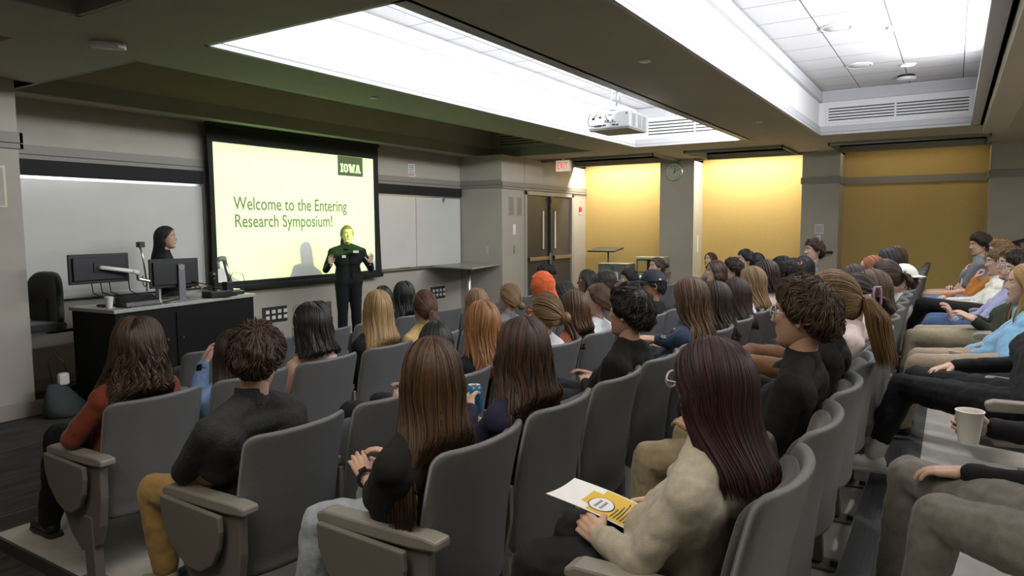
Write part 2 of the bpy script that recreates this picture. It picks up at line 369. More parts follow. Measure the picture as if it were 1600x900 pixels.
# seating tiers
TIERS = [('A', 4.42, .065), ('B', 2.94, .105), ('C', 2.11, .185), ('D', 1.21, .26), ('E', .31, .335)]
prev = 0
for n, yf, z in TIERS:
    b = MB(); b.box(1.55, XW, YB, yf, prev-.02, z); o = struct(b.build('floor_tier_'+n.lower()+'_platform', M['vinyl']))
    b = MB(); b.box(1.56, XW, yf-.205, yf+.012, z-.03, z+.004)
    for k in range(9): b.box(1.56, XW, yf-.18+k*.02, yf-.172+k*.02, z+.003, z+.008)
    struct(b.build('trim_nosing_'+n.lower(), M['nosing']))
    b = MB(); b.box(1.535, 1.55, YB, yf, 0, z+.002); struct(b.build('trim_fascia_'+n.lower(), M['nosing']))
    prev = z

# doors
def door(name, x0, x1, winx, pushx, mull):
    y = YD+.02
    b = MB(); b.box(x0, x1, y, y+.045, .01, DH-.05); o = struct(b.build(name, M['door'], bevel=.003))
    b = MB(); w0, w1 = winx
    b.box(w0-.02, w1+.02, y-.008, y, 1.18, 1.98); b.build('window_frame', M['darkmetal'], o, bevel=.004)
    b = MB(); b.box(w0, w1, y-.011, y-.007, 1.20, 1.96); b.build('pane', M['doorglow'], o)
    p0, p1 = pushx
    b = MB(); b.box(p0, p1, y-.075, y-.035, .98, 1.05); b.box(p0, p0+.05, y-.07, y, .97, 1.06); b.box(p1-.05, p1, y-.07, y, .97, 1.06)
    b.build('push_bar', M['steel'], o, bevel=.006)
    return o
d1 = door('door_1', DX0+.06, 12.40, (12.17, 12.22), (DX0+.10, 12.34), 0)
b = MB(); b.box(12.30, 12.335, YD-.09, YD-.06, .80, 1.12); b.box(12.29, 12.345, YD-.06, YD+.02, .76, .86); b.build('handle', M['steel'], d1, bevel=.005)
d2 = door('door_2', 12.52, DX1-.06, (12.66, 12.71), (12.56, 13.30), 0)
b = MB(); b.box(12.42, 12.50, YD-.03, YD+.06, 0, DH-.04); b.box(12.41, 12.51, YD-.05, YD-.02, 2.12, 2.22); struct(b.build('door_3_mullion', M['darkmetal'], bevel=.004))
b = MB(); b.box(DX0-.03, DX0+.055, YD-.025, YD+.08, 0, DH+.03); b.box(DX1-.055, DX1+.03, YD-.025, YD+.08, 0, DH+.03); b.box(DX0-.03, DX1+.03, YD-.025, YD+.08, DH-.045, DH+.03)
struct(b.build('trim_door_frame', M['frame'], bevel=.005))
b = MB(); b.box(DX0, DX1, YD+.08, YD+.12, 0, DH); struct(b.build('wall_behind_door', M['black']))

# ------------------------------------------------------------------ whiteboards, black map rail, screen
def whiteboard(x0, x1, label, joints):
    t = thing('whiteboard', label, 'whiteboard', (x0, YF, .97), 'whiteboards')
    b = MB(); b.box(0, x1-x0, -.022, -.004, .0, 1.20); b.build('panel', M['wboard'], t)
    b = MB(); w = x1-x0
    b.box(0, w, -.024, -.002, 1.20, 1.232); b.box(0, w, -.03, -.002, -.012, .004)
    for j in (0, *joints, w): b.box(j-.006, j+.006, -.028, -.002, 0, 1.2)
    b.build('frame', M['alu'], t)
    b = MB(); b.box(0, w, -.085, -.004, -.035, -.014); b.box(0, w, -.09, -.083, -.035, .0); b.build('tray', M['alu'], t, bevel=.003)
    return t
whiteboard(2.96, 5.30, 'wide white dry-erase board on the wall behind the desk, beside the screen', ())
wb2 = whiteboard(8.35, 10.63, 'white dry-erase board in two panels between the screen and wall shelf', (1.0,))
b = MB(); b.box(1.72, 1.80, -.05, -.03, 1.16, 1.22); b.box(1.74, 1.76, -.05, -.03, 1.12, 1.17); b.build('clip', M['steel'], wb2)
b = MB(); b.box(.55, .78, -.07, -.03, -.012, .005); b.build('marker', M['black'], wb2, bevel=.003)
for x0, x1, lab in ((2.96, 5.30, 'long black rail above the whiteboard behind the desk'), (8.30, 10.63, 'black rail above the two-panel whiteboard right of the screen'.replace('right of', 'beyond'))):
    b = MB(); b.box(x0, x1, YF-.07, YF, 2.205, 2.355); tag(b.build('map_rail', M['black'], bevel=.004), lab, 'rail', 'black rails above the boards')

scr = thing('projection_screen', 'pulled-down projection screen showing a welcome slide on the front wall', 'screen', (6.765, SY, 2.95))
ox, oy, oz = scr.location
def S(x, y, z): return (x-ox, y-oy, z-oz)
def sbox(b, x0, x1, y0, y1, z0, z1, mi=0): return b.box(x0-ox, x1-ox, y0-oy, y1-oy, z0-oz, z1-oz, mi)
b = MB()                                                       # black masking, its side edges pulled in like a tensioned cloth
N = 24; pl = []; pr_ = []
for i in range(N+1):
    z = .93+(2.95-.93)*i/N; q = 4*(i/N)*(1-i/N)*.018; pl.append((5.29+q-ox, z-oz)); pr_.append((8.285-q-ox+.03*(1-i/N), z-oz))
b.prism(pl+pr_[::-1], .002, .006, 'y'); b.build('masking', M['black'], scr)
b = MB(); sbox(b, 5.37, 8.165, SY-.001, SY+.001, .985, 2.715); b.build('picture', M['screen'], scr)
b = MB(); sbox(b, 5.24, 8.33, SY-.02, SY+.03, .87, .935); b.build('weight_bar', M['blackp'], scr, bevel=.01)
b = MB(); sbox(b, 5.29, 8.285, SY-.03, SY+.03, 2.90, 2.949); b.build('casing', M['black'], scr)
def text(name, s, size, loc, sx, parent, m, ext=.0008, rot=(rad(90), 0, 0), al='LEFT', sp=1.0):
    cu = bpy.data.curves.new(name, 'FONT'); cu.body = s; cu.size = size; cu.extrude = ext; cu.align_x = al; cu.space_character = sp; cu.space_line = .95; cu.offset = size*.012
    o = bpy.data.objects.new(name+'_tmp', cu); C.objects.link(o)
    dg = bpy.context.evaluated_depsgraph_get(); me = bpy.data.meshes.new_from_object(o.evaluated_get(dg)); bpy.data.objects.remove(o)
    me.name = name; me.materials.clear(); me.materials.append(m)
    q = bpy.data.objects.new(name, me); C.objects.link(q); q.parent = parent; q.location = loc; q.rotation_euler = rot; q.scale = (sx, 1, 1)
    return q
text('slide_text', 'Welcome to the Entering\nResearch Symposium!', .235, S(5.63, SY-.003, 1.895), .80, scr, M['text'])
b = MB(); sbox(b, 5.64, 5.79, SY-.004, SY-.001, 2.185, 2.205); b.build('slide_rule', mat('slide_white', (1, 1, 1), .5), scr)
# block-letter logo panel
LX0, LX1, LZ0, LZ1 = 7.42, 7.935, 2.425, 2.712
b = MB(); sbox(b, LX0, LX1, SY-.004, SY-.001, LZ0, LZ1); b.build('logo_panel', M['logo'], scr)
lg = MB()
def lp(poly, dx, h=.125, z0=2.475): lg.prism([(dx+x*h+LX0+.05-ox, z0+y*h-oz) for x, y in poly], -.0075, -.0045, 'y')
def rect(x0, x1, y0, y1, dx): lp([(x0, y0), (x1, y0), (x1, y1), (x0, y1)], dx)
rect(0, .44, 0, .2, 0); rect(0, .44, .8, 1, 0); rect(.1, .34, .2, .8, 0)
d = .066
for poly in ([(.0, .22), (.22, 0), (.22, .3), (.24, .32), (.24, .68), (.22, .7), (.22, 1), (0, .78)], [(.72, .78), (.5, 1), (.5, .7), (.48, .68), (.48, .32), (.5, .3), (.5, 0), (.72, .22)],
             [(.22, 0), (.5, 0), (.5, .2), (.22, .2)], [(.22, .8), (.5, .8), (.5, 1), (.22, 1)]): lp(poly, d)
d = .168
for poly in ([(.06, .8), (.18, 0), (.40, 0), (.30, .8)], [(.40, 0), (.46, .0), (.52, .55), (.52, .8), (.44, .8), (.36, .35)], [(.52, .55), (.60, 0), (.64, 0), (.68, .35), (.60, .8), (.52, .8)],
             [(.64, 0), (.86, 0), (.98, .8), (.76, .8)], [(-.02, .8), (.38, .8), (.38, 1), (-.02, 1)], [(.66, .8), (1.06, .8), (1.06, 1), (.66, 1)]): lp(poly, d)
d = .302
for poly in ([(.10, .2), (.32, .2), (.46, 1), (.26, 1)], [(.56, .2), (.78, .2), (.62, 1), (.42, 1)], [(-.02, 0), (.38, 0), (.38, .2), (-.02, .2)], [(.50, 0), (.90, 0), (.90, .2), (.50, .2)], [(.28, .3), (.6, .3), (.58, .46), (.30, .46)]): lp(poly, d)
lg.build('logo_letters', M['screen'], scr)

# ------------------------------------------------------------------ ceiling equipment
def vent(name, label, x, y0, y1, z0, z1, n, face=M['white']):
    t = thing(name, label, 'air vent', (x, (y0+y1)/2, (z0+z1)/2), 'slotted air vents at the coffer ends'); w = (y1-y0)/2; h = (z1-z0)/2
    b = MB(); b.box(-.012, .0, -w-.03, w+.03, -h-.03, h+.03); b.build('frame', face, t)
    b = MB()
    for i in range(n):
        z = -h+(i+.5)*2*h/n; b.box(-.018, -.0121, -w, w, z-h/n*.42, z+h/n*.30)
    b.build('slots', M['grille'], t)
    b = MB(); b.box(-.02, -.0181, -.012, .012, -h, h); b.build('divider', face, t)
vent('air_vent', 'long slotted air vent in the white end face of the coffer over the seats', 11.15, -.10, 1.60, 3.14, 3.34, 5)
vent('air_vent', 'slotted air vent behind the projector in the lit coffer by the screen', 11.05, 2.76, 4.3, 3.12, 3.36, 5)
vent('air_vent', 'dark slotted air vent at the end of the unlit recess near the exit door', 11.20, 5.75, 7.3, 3.16, 3.36, 4, M['soffit'])
def disc(label, x, y, r, group, z=3.58, kind='ceiling_speaker', m='lampoff', cat='ceiling speaker'):
    t = thing(kind, label, cat, (x, y, z), group)
    b = MB(); b.lathe([(r, 0), (r, -.012), (r*.86, -.018), (r*.82, -.010)], 32); b.build('rim', M['whitep'], t, smooth=True)
    b = MB(); b.lathe([(r*.83, -.006), (r*.83, -.012), (r*.3, -.016), (.002, -.016)], 32); b.build('grille' if kind == 'ceiling_speaker' else 'lens', M[m], t, smooth=True)
G = 'round white ceiling speakers'
from_px = {}
disc('round ceiling speaker in the lit coffer, the one nearest the slide screen corner', 5.72, 3.87, .15, G)
disc('round ceiling speaker in the lit coffer between the smoke detector and projector', 8.15, 3.87, .15, G)
disc('round ceiling speaker beyond the projector pole', 9.9, 3.87, .15, G)
disc('larger round ceiling speaker over the seats, near the bright tiles', 7.62, 1.05, .15, G)
disc('round ceiling speaker over the seats beside the end vent', 9.55, 1.05, .15, G)
disc('small glowing recessed downlight among the brightest ceiling tiles', 7.95, .55, .09, 'recessed downlights', kind='downlight', m='lampon', cat='ceiling light')
for x_, lb in ((2.25, 'recessed downlight over the aisle end of the seats'), (4.15, 'recessed downlight above the cream hoodie'), (6.05, 'recessed downlight above the middle of the fifth row')): disc(lb, x_, .55, .09, 'recessed downlights', kind='downlight', m='lampon', cat='ceiling light')  # extra fittings for the lamps added over the near rows
disc('small glowing recessed downlight beside the hanging sensor near the end vent', 9.85, .55, .09, 'recessed downlights', kind='downlight', m='lampon', cat='ceiling light')
def detector(label, x, y, z, r=.075, g='ceiling smoke detectors'):
    t = thing('smoke_detector', label, 'smoke detector', (x, y, z), g)
    b = MB(); b.lathe([(r*.9, 0), (r*.9, -.02), (r*.5, -.025)], 24); b.build('base', M['blackp'], t)
    b = MB(); b.lathe([(r*.5, -.02), (r, -.03), (r, -.05), (r*.7, -.065), (.002, -.068)], 24); b.build('cover', M['whitep'], t, smooth=True)
detector('white smoke detector with a dark base on the tiles of the projector coffer', 7.1, 3.87, 3.58, .11)
detector('white smoke detector with dark base on tiles by the end vent over the seats', 10.55, .60, 3.58, .11)
detector('white smoke detector on the small ceiling recess above the bright yellow niches', 12.8, 3.3, 3.12, .10)
for x, y, lab in ((9.18, 2.12, 'small white sprinkler cap on the beam above the audience, past the projector'), (5.30, 2.10, 'small white sprinkler cap on the brown beam near the camera'),
                  (5.27, 4.93, 'small sprinkler cap on the green-tinted soffit above the slide'), (9.17, 4.92, 'small sprinkler cap on the soffit ahead of the exit doors'),
                  (11.87, 5.05, 'round sprinkler cap on the soffit beside the coffer corner near the clock'), (13.0, 2.05, 'small sprinkler cap on the soffit above the thermostat column')):
    t = thing('sprinkler_cap', lab, 'sprinkler', (x, y, ZS), 'sprinkler caps on the soffits')
    b = MB(); b.lathe([(.045, 0), (.045, -.006), (.038, -.012), (.002, -.013)], 20); b.build('cap', M['whitep'], t, smooth=True)
t = thing('wireless_access_point', 'small angular white box fixed under the dark soffit left of the lit coffer'.replace('left of', 'beside'), 'access point', (2.72, 5.02, ZS), rz=rad(-35))
b = MB(); b.prism([(-.11, -.035), (-.07, -.055), (.07, -.055), (.11, -.035), (.11, .035), (.07, .055), (-.07, .055), (-.11, .035)], -.038, 0); b.build('housing', M['cup'], t, bevel=.01)
b = MB(); b.box(-.03, .03, -.02, .02, -.040, -.037); b.build('cover_plate', M['whitep'], t)
# dropped beam at the near edge of the seating-side coffer
b = MB(); b.box(3.0, 11.2, -.52, -.27, 2.84, 2.96); struct(b.build('beam_rear', M['soffit'], bevel=.004))
# fluorescent tubes that make the cove glow
for nm, xs, y, lab in (('a', (3.5, 4.8, 6.1, 7.4, 8.7, 10.0), 2.72, 'cove_screen_side'), ('b', (3.4, 4.7, 6.0, 7.3, 8.3), -.21, 'cove_seating_side')):
    for x in xs:
        b = MB(); b.cyl((x, y, 3.00), (x+1.18, y, 3.00), .013, n=10)
        q = tag(b.build('fluorescent_tube', M['tube'], smooth=True), 'fluorescent tube lying in the hidden cove of the coffer ' + ('by the screen' if nm == 'a' else 'over the seats'), 'light tube', 'cove tubes '+lab)

# projector
pj = thing('projector', 'white ceiling projector with a vented side, hung on a pole near the screen', 'projector', (6.91, 3.03, 2.73))
b = MB(); b.box(-.25, .25, -.235, .235, -.075, .095); b.build('body', M['whitep'], pj, bevel=.018, seg=3)
b = MB(); b.box(-.235, .235, -.22, .22, -.088, -.074); b.build('underside', mat('projector_under', (.42, .40, .36), .5), pj, bevel=.008)
# connector panel faces -X
for (y, z, w, h) in ((-.02, .058, .05, .006), (-.02, -.015, .13, .005), (.1, -.045, .05, .02), (.14, -.045, .02, .02), (.04, -.042, .03, .014), (-.06, -.042, .03, .014), (.165, .03, .03, .025), (.09, .04, .03, .018), (-.05, .0, .015, .012), (-.2, .06, .014, .014), (.0, .0, .02, .016), (.03, -.0, .016, .012)):
    b = MB(); b.box(-.2535, -.2495, y-w/2, y+w/2, z-h/2, z+h/2); b.build('socket', M['blackp'], pj)
for (y, z, w, h) in ((.065, -.045, .026, .012), (-.1, -.045, .03, .014)): b = MB(); b.box(-.254, -.2495, y-w/2, y+w/2, z-h/2, z+h/2); b.build('blue_socket', M['blueb'], pj)
for j, x in enumerate((-.19, -.03, .09)):
    b = MB()
    for k in range(14): b.box(x, x+.085, -.238, -.2345, -.058+k*.009, -.054+k*.009)
    b.build('vent', mat('vent_grey', (.36, .36, .36), .5) if j == 0 else bpy.data.materials['vent_grey'], pj)
b = MB(); b.cyl((-.11, .22, -.03), (-.11, .262, -.03), .055, .05, 24); b.build('lens', M['blackp'], pj, smooth=False)
b = MB(); b.box(-.12, .10, -.14, .16, .095, .108); b.box(-.06, .06, -.06, .06, .108, .135); b.box(-.20, .22, -.02, .02, .095, .103); b.build('mount', M['darkmetal'], pj, bevel=.004)
b = MB(); b.cyl((0, 0, .13), (0, 0, .85), .026, n=20); b.lathe([(.026, 0), (.05, 0), (.05, .03), (.026, .04)], 20, (0, 0, .135)); b.build('pole', M['chrome'], pj, smooth=True)
b = MB(); b.tube([(-.03, .02, .84), (-.05, .03, .6), (-.06, .03, .4), (-.10, .05, .2), (-.15, .02, .13), (-.05, -.10, .12), (.06, -.08, .118)], .007, 8); b.build('cable', M['wire'], pj, smooth=True)
b = MB()
b.tube([(-.15, .10, .11), (-.22, .16, .10), (-.27, .20, .07), (-.275, .22, .0), (-.27, .20, -.04), (-.255, .14, -.045)], .004, 6)
b.tube([(-.14, .05, .11), (-.24, .10, .09), (-.275, .14, .05), (-.255, .165, .03)], .004, 6); b.tube([(-.2, .02, .10), (-.265, .03, .06), (-.27, .01, .02), (-.255, .0, .0)], .004, 6)
b.build('cable', M['blackp'], pj, smooth=True)

# exit sign
t = thing('exit_sign', 'small lit EXIT sign hung from the ceiling before the double doors', 'exit sign', (11.93, 6.35, ZS), rz=0)
b = MB(); b.box(-.03, .03, -.02, .02, -.05, 0); b.box(-.022, .022, -.16, .16, -.26, -.04); b.build('housing', M['whitep'], t, bevel=.006)
b = MB(); b.box(-.0245, -.0215, -.145, .145, -.25, -.05); b.build('face', M['exit'], t)
text('lettering', 'EXIT', .17, (-.0255, .125, -.205), .66, t, M['exitred'], ext=.001, rot=(rad(90), 0, rad(-90)))
b = MB(); b.box(-.15, .15, -.0245, -.0215, -.25, -.05); 
t.rotation_euler = (0, 0, 0)

# wall fittings
def plate(label, loc, w, h, axis, m=M['alu'], name='switch_plate', cat='switch plate', inner=None, group=None, im=None):
    t = thing(name, label, cat, loc, group); b = MB()
    def bx(a0, a1, z0, z1, d0, d1, bb):
        if axis == 'y': bb.box(a0, a1, -d1, -d0, z0, z1)
        elif axis == 'x': bb.box(-d1, -d0, a0, a1, z0, z1)
        else: bb.box(-d1, -d0, a0, a1, z0, z1)
    bx(-w/2, w/2, -h/2, h/2, 0, .008, b); b.build('cover', m, t, bevel=.003)
    if inner:
        for k, (a0, a1, z0, z1) in enumerate(inner):
            b = MB(); bx(a0, a1, z0, z1, .008, .012, b); b.build('insert', im or M['whitep'], t, bevel=.002)
    return t
sock = [(-.155+.1*k+dx, -.155+.1*k+.06+dx, z, z+.05) for k in range(4) for z in (-.065, .015) for dx in (-.0,)]
for lab, x, z in (('dark four-gang socket plate low on the wall beside the desk', 6.34, .47), ('dark four-gang socket plate low on the wall under the two-panel whiteboard', 9.95, .47)):
    plate(lab, (x, YF, z), .42, .22, 'y', M['darkmetal'], 'outlet_plate', 'outlet', [(a, b_, c, d) for a, b_, c, d in sock], 'four-gang outlet plates', M['cup'])
plate('single grey socket plate low on the wall behind the presenter', (7.32, YF, .45), .11, .22, 'y', mat('grey_plate', (.12, .12, .12), .5), 'outlet_plate', 'outlet', [(-.03, .03, -.06, .06)], None, M['darkmetal'])
plate('small steel plate on the side return between whiteboard and doors', (10.66, 7.25, 1.22), .10, .14, 'x', M['alu'])
plate('white card reader on the wall beside the double doors', (11.07, YD, 1.60), .09, .19, 'y', M['whitep'], 'card_reader', 'card reader', [(-.03, .03, -.07, .02)])
plate('small silver key switch with a yellow tag under the card reader', (11.07, YD, 1.24), .05, .18, 'y', M['alu'], 'key_switch', 'key switch', [(-.018, .018, .02, .06), (-.018, .018, -.07, -.03)], None, M['yellow'])
for x, lab in ((10.97, 'narrow vertical wall speaker grille, the one nearer the whiteboard'), (11.26, 'narrow vertical wall speaker grille, the one nearer the double doors')):
    plate(lab, (x, YD, 2.03), .17, .36, 'y', M['frame'], 'wall_speaker', 'wall speaker', [(-.065, .065, -.16, .16)], 'pair of wall speakers by the doors', mat('grille_beige', (.25, .235, .2), .7))
t = plate('red fire alarm on the wall between the doors and yellow niche', (13.80, YD, 1.98), .13, .17, 'y', M['red'], 'fire_alarm', 'fire alarm', [(-.05, .05, -.075, -.03)])
plate('square white sensor on the column with the handrail', (XC, 2.03, 1.58), .15, .17, 'x', M['whitep'], 'wall_sensor', 'sensor', [(-.06, .06, -.065, .065)], None, M['alu'])
plate('small thermostat under the white sensor on the handrail column', (XC, 2.03, 1.42), .07, .10, 'x', M['cup'], 'thermostat', 'thermostat', [(-.015, .015, -.025, .025)], None, M['alu'])
b = MB(); b.box(XC+.24, XC+.30, 4.30, 4.309, 1.12, 1.46); tag(b.build('wall_light_plate', M['whitep'], bevel=.004), 'slim white fitting on the bright side face of the clock column', 'wall fitting')
plate('framed switch plate on the pale wall beside the black office chair', (2.76, YD, 2.03), .11, .36, 'y', mat('pale_yellow_frame', (.55, .52, .35), .5), 'switch_plate', 'switch plate', [(-.035, .035, -.16, .16)], None, M['wall'])
t = plate('paper notice with a red and black print above the two-panel whiteboard', (9.28, YF, 2.62), .17, .21, 'y', M['paper'], 'notice', 'notice')
NT = t
for k, (s_, zz) in enumerate((('NO FOOD', .05), ('OR DRINK', .0), ('IN HERE', -.05))):
    pass
b = MB()
rr = random.Random(3)
for k in range(5):
    x = -.07
    while x < .06:
        w = rr.uniform(.008, .022); b.box(x, x+w, -.0095, -.0085, .07-k*.03, .084-k*.03); x += w+.006
b.build('print', M['black'], t)
b = MB(); b.box(-.085, .06, -.0096, -.0086, -.095, -.06); b.build('print_red', mat('faded_red', (.6, .25, .18), .6), t)
# clock
t = thing('wall_clock', 'round wall clock with chrome rim high on the grey column', 'clock', (XC, 4.70, 2.70)); RX = Matrix.Rotation(rad(-90), 3, 'Y')
b = MB(); b.lathe([(.165, 0), (.175, .02), (.165, .045), (.150, .04)], 40, R=RX, cap=False); b.build('rim', M['chrome'], t, smooth=True)
b = MB(); b.lathe([(.158, .030), (.002, .031)], 40, R=RX, cap=False); b.build('face', M['clockface'], t)
b = MB()
for k in range(12):
    a = k*pi/6; R = Matrix.Rotation(a, 3, 'X'); b.box(-.034, -.031, -.004, .004, .115, .135, R=R)
b.build('hour_marks', M['black'], t)
for nm, a, L_, w in (('minute_hand', rad(62), .115, .004), ('hour_hand', rad(14), .075, .006), ('hour_hand', rad(190), .03, .005)):
    b = MB(); b.box(-.038, -.035, -w, w, -.015, L_, R=Matrix.Rotation(a, 3, 'X')); b.build(nm, M['black'], t)
# handrails
for lab, pts in (('short black handrail on the column with the thermostat', [(XC-.09, 2.20, 1.17), (XC-.09, 1.78, 1.17)]), ('black sloping handrail on the wall behind the person in the grey T-shirt', [(XC-.09, -.60, 1.30), (XC-.09, -1.12, 1.46)])):
    t = thing('handrail', lab, 'handrail', (0, 0, 0), 'black wall handrails')
    t.location = pts[0]; p0 = Vector(pts[0]); q = [tuple(Vector(p)-p0) for p in pts]
    b = MB(); b.tube(q, .024, 12); b.build('rail', M['blackp'], t, smooth=True)
    mid = (Vector(q[0])+Vector(q[1]))/2
    b = MB(); b.box(mid.x-.01, mid.x+.09, mid.y-.03, mid.y+.03, mid.z-.12, mid.z-.03); b.box(mid.x-.015, mid.x+.015, mid.y-.012, mid.y+.012, mid.z-.05, mid.z); b.build('bracket', M['blackp'], t, bevel=.004)

# ------------------------------------------------------------------ front furniture
DZ = .95
t = thing('teaching_desk', 'black teaching desk with a grey laminate top in front of the whiteboard', 'desk', (4.08, 6.53, 0))
b = MB(); b.prism([(-.86, .33), (-.80, -.335), (.86, -.10), (.80, .52)], DZ-.035, DZ); b.build('desktop', M['laminate'], t, bevel=.005)
b = MB(); b.prism([(-.84, .31), (-.78, -.31), (.84, -.08), (.78, .50)], 0.0, DZ-.036); b.build('cabinet', M['deskb'], t, bevel=.004)
def along(u, dz0, dz1, u1, off=.0):                              # panel lying on the slanted front
    p0 = Vector((-.78, -.31)); p1 = Vector((.84, -.08)); d = p1-p0; n = Vector((d.y, -d.x)).normalized()
    a = p0+d*u+n*off; c = p0+d*u1+n*off; a2 = a+n*.012; c2 = c+n*.012
    return [(a.x, a.y), (a2.x, a2.y), (c2.x, c2.y), (c.x, c.y)], dz0, dz1
for u0, u1 in ((.02, .37), (.385, .98)):
    b = MB(); b.prism(*along(u0, .06, .86, u1)); dr = b.build('door', M['deskb'], t, bevel=.003)
    b = MB(); p, z0, z1 = along(u1-.06 if u0 < .1 else u0+.03, .60, .62, (u1-.06 if u0 < .1 else u0+.03)+.012, .012); b.prism(p, z0, z1); b.build('lock', mat('brass', (.6, .45, .15), .3, metal=1) if u0 < .1 else bpy.data.materials['brass'], dr)

def monitor(label, loc, rz, w, h, tilt=0, arm=None):
    t = thing('monitor', label, 'monitor', loc, rz=rz)
    b = MB(); b.box(-w/2, w/2, .0, .022, 0, h); b.box(-w/2+.03, w/2-.03, -.02, .0, .03, h-.03); b.build('back_shell', M['blackp'], t, bevel=.006)
    b = MB(); b.box(-w/2+.006, w/2-.006, .0221, .024, .008, h-.006); b.build('display', M['black'], t)
    return t
m1 = monitor('wide black monitor on a pale swing arm, near the office chair', (3.40, 6.62, 1.165), rad(4), .56, .27)
b = MB(); b.tube([(-.03, -.02, .14), (-.02, -.06, .145), (.24, -.10, .10)], .019, 12); b.tube([(.24, -.10, .10), (.30, -.10, .08)], .024, 12); 
arm = b.build('swing_arm', M['cup'], m1, smooth=True); arm['label'] = 'pale beige monitor arm'
b = MB(); b.tube([(.30, -.10, .08), (.30, -.10, .02), (.45, -.10, -.02), (.52, -.08, -.05)], .018, 12); b.cyl((.52, -.08, -.21), (.52, -.08, .02), .024, n=16); b.cyl((.60, -.06, -.08), (.60, -.06, .02), .024, n=16); b.box(.42, .66, -.14, .02, -.215, -.20)
b.build('arm_post', M['steel'], m1, smooth=False)
b = MB(); b.box(-.07, .03, -.028, -.012, .10, .19); b.build('arm_plate', M['blackp'], m1, bevel=.004)
m2 = monitor('black monitor on a grey stand in front of the dark-haired person at the desk', (4.05, 6.50, 1.08), rad(-8), .48, .285)
b = MB(); b.box(.02, .085, -.045, -.02, -.13, .23); b.box(-.06, .17, -.10, .10, -.13, -.12); b.build('stand', mat('stand_grey', (.16, .16, .17), .4), m2, bevel=.004)
RY = Matrix.Rotation(rad(90), 3, 'X')
b = MB(); b.lathe([(.022, .0), (.022, .003), (.018, .003), (.018, .0)], 28, (.052, -.0455, .20), R=RY, cap=False); b.build('emblem_ring', M['alu'], m2)
text('emblem_letters', 'DELL', .016, (.035, -.0465, .194), .9, m2, M['alu'], ext=.0004)

def cupmesh(t, r0=.027, r1=.037, h=.10, m=M['cup']):
    b = MB(); b.lathe([(r0, 0), (r1, h), (r1+.002, h+.002), (r1-.001, h+.004), (r1-.003, h), (r0-.002, .004), (.001, .003)], 28, cap=False); b.lathe([(r0, 0.0005), (.001, 0.0005)], 28, cap=False)
    return b.build('cup_wall', m, t, smooth=True)
t = thing('paper_cup', 'white paper cup standing on the grey desktop near the swing-arm monitor', 'cup', (3.36, 6.42, DZ)); cupmesh(t)
t = thing('control_unit', 'low black control box with sloped face on the desktop, in front of the swing arm', 'control box', (3.60, 6.36, DZ), rz=rad(4))
b = MB(); b.prism([(-.08, 0), (.10, 0), (.10, .085), (.04, .095), (-.06, .05)], -.17, .17, 'x'); b.build('body', M['blackp'], t, bevel=.006)
b = MB(); b.box(-.15, .15, -.10, -.082, .0, .012); b.build('foot_strip', M['darkmetal'], t)
t = thing('keyboard', 'thin black keypad lying on the desktop beside the paper cup', 'keypad', (3.47, 6.60, DZ)); b = MB(); b.box(-.10, .10, -.06, .06, 0, .018); b.build('body', M['blackp'], t, bevel=.003)
b = MB()
for i in range(8):
    for j in range(4): b.box(-.09+i*.023, -.072+i*.023, -.048+j*.025, -.029+j*.025, .018, .023)
b.build('keys', M['darkmetal'], t)
t = thing('document_camera', 'tall silver document camera arm with folded top at the end of the desk', 'document camera', (4.76, 6.60, DZ))
b = MB(); b.box(-.10, .10, -.09, .09, 0, .035); b.build('base', M['blackp'], t, bevel=.008)
b = MB(); b.box(-.05, .06, -.07, .03, .035, .055); b.build('base_plate', M['steel'], t, bevel=.004)
b = MB(); b.tube([(.0, 0, .04), (-.03, 0, .2), (-.075, 0, .37)], .024, 14); b.build('arm', M['steel'], t, smooth=True)
b = MB(); b.tube([(-.065, 0, .385), (-.10, 0, .39), (-.16, 0, .375)], .028, 12); b.tube([(-.15, 0, .37), (-.155, 0, .28)], .018, 10); b.build('head', mat('grey_green', (.25, .27, .22), .4), t, smooth=True)
b = MB(); b.tube([(.02, -.05, .03), (-.12, -.08, .10), (-.05, -.10, .24), (.07, -.10, .22), (.13, -.08, .06), (.12, -.04, .01)], .004, 6); b.build('cable', M['blackp'], t, smooth=True)
t = thing('microphone', 'black handheld microphone standing upright in a stand on the desk', 'microphone', (4.42, 6.42, DZ))
b = MB(); b.box(-.09, .16, -.08, .08, 0, .07); b.build('base', M['blackp'], t, bevel=.01)
b = MB(); b.lathe([(.013, .07), (.017, .19), (.02, .21)], 20); b.build('handle', M['blackp'], t, smooth=True)
b = MB(); b.lathe([(.02, .21), (.027, .225), (.028, .245), (.018, .262), (.001, .266)], 20); b.build('grille', M['darkmetal'], t, smooth=True)
t = thing('equipment_stack', 'small black box with cables on the desk beside the microphone', 'device', (4.60, 6.45, DZ)); b = MB(); b.box(-.06, .07, -.07, .05, 0, .05); b.box(-.04, .04, -.05, .03, .05, .15); b.build('body', M['blackp'], t, bevel=.005)
b = MB(); b.tube([(-.03, -.05, .05), (-.15, -.06, .09), (-.30, -.05, .15), (-.40, .0, .18)], .005, 6); b.tube([(0, -.05, .03), (-.12, -.08, .05), (-.25, -.06, .10)], .005, 6); b.build('cable', M['black'], t, smooth=True)
t = thing('webcam_stand', 'slim silver stand with a square black camera on top, behind the monitors', 'camera stand', (3.83, 6.68, DZ))
b = MB(); b.tube([(.04, 0, 0), (.035, 0, .22), (.015, 0, .42), (-.01, 0, .53)], .010, 10); b.lathe([(.06, 0), (.06, .012), (.01, .018)], 20, (.04, 0, 0)); b.build('pole', M['chrome'], t, smooth=True)
b = MB(); b.box(-.035, .025, -.03, .03, .53, .585); b.build('camera', M['blackp'], t, bevel=.006)
b = MB()
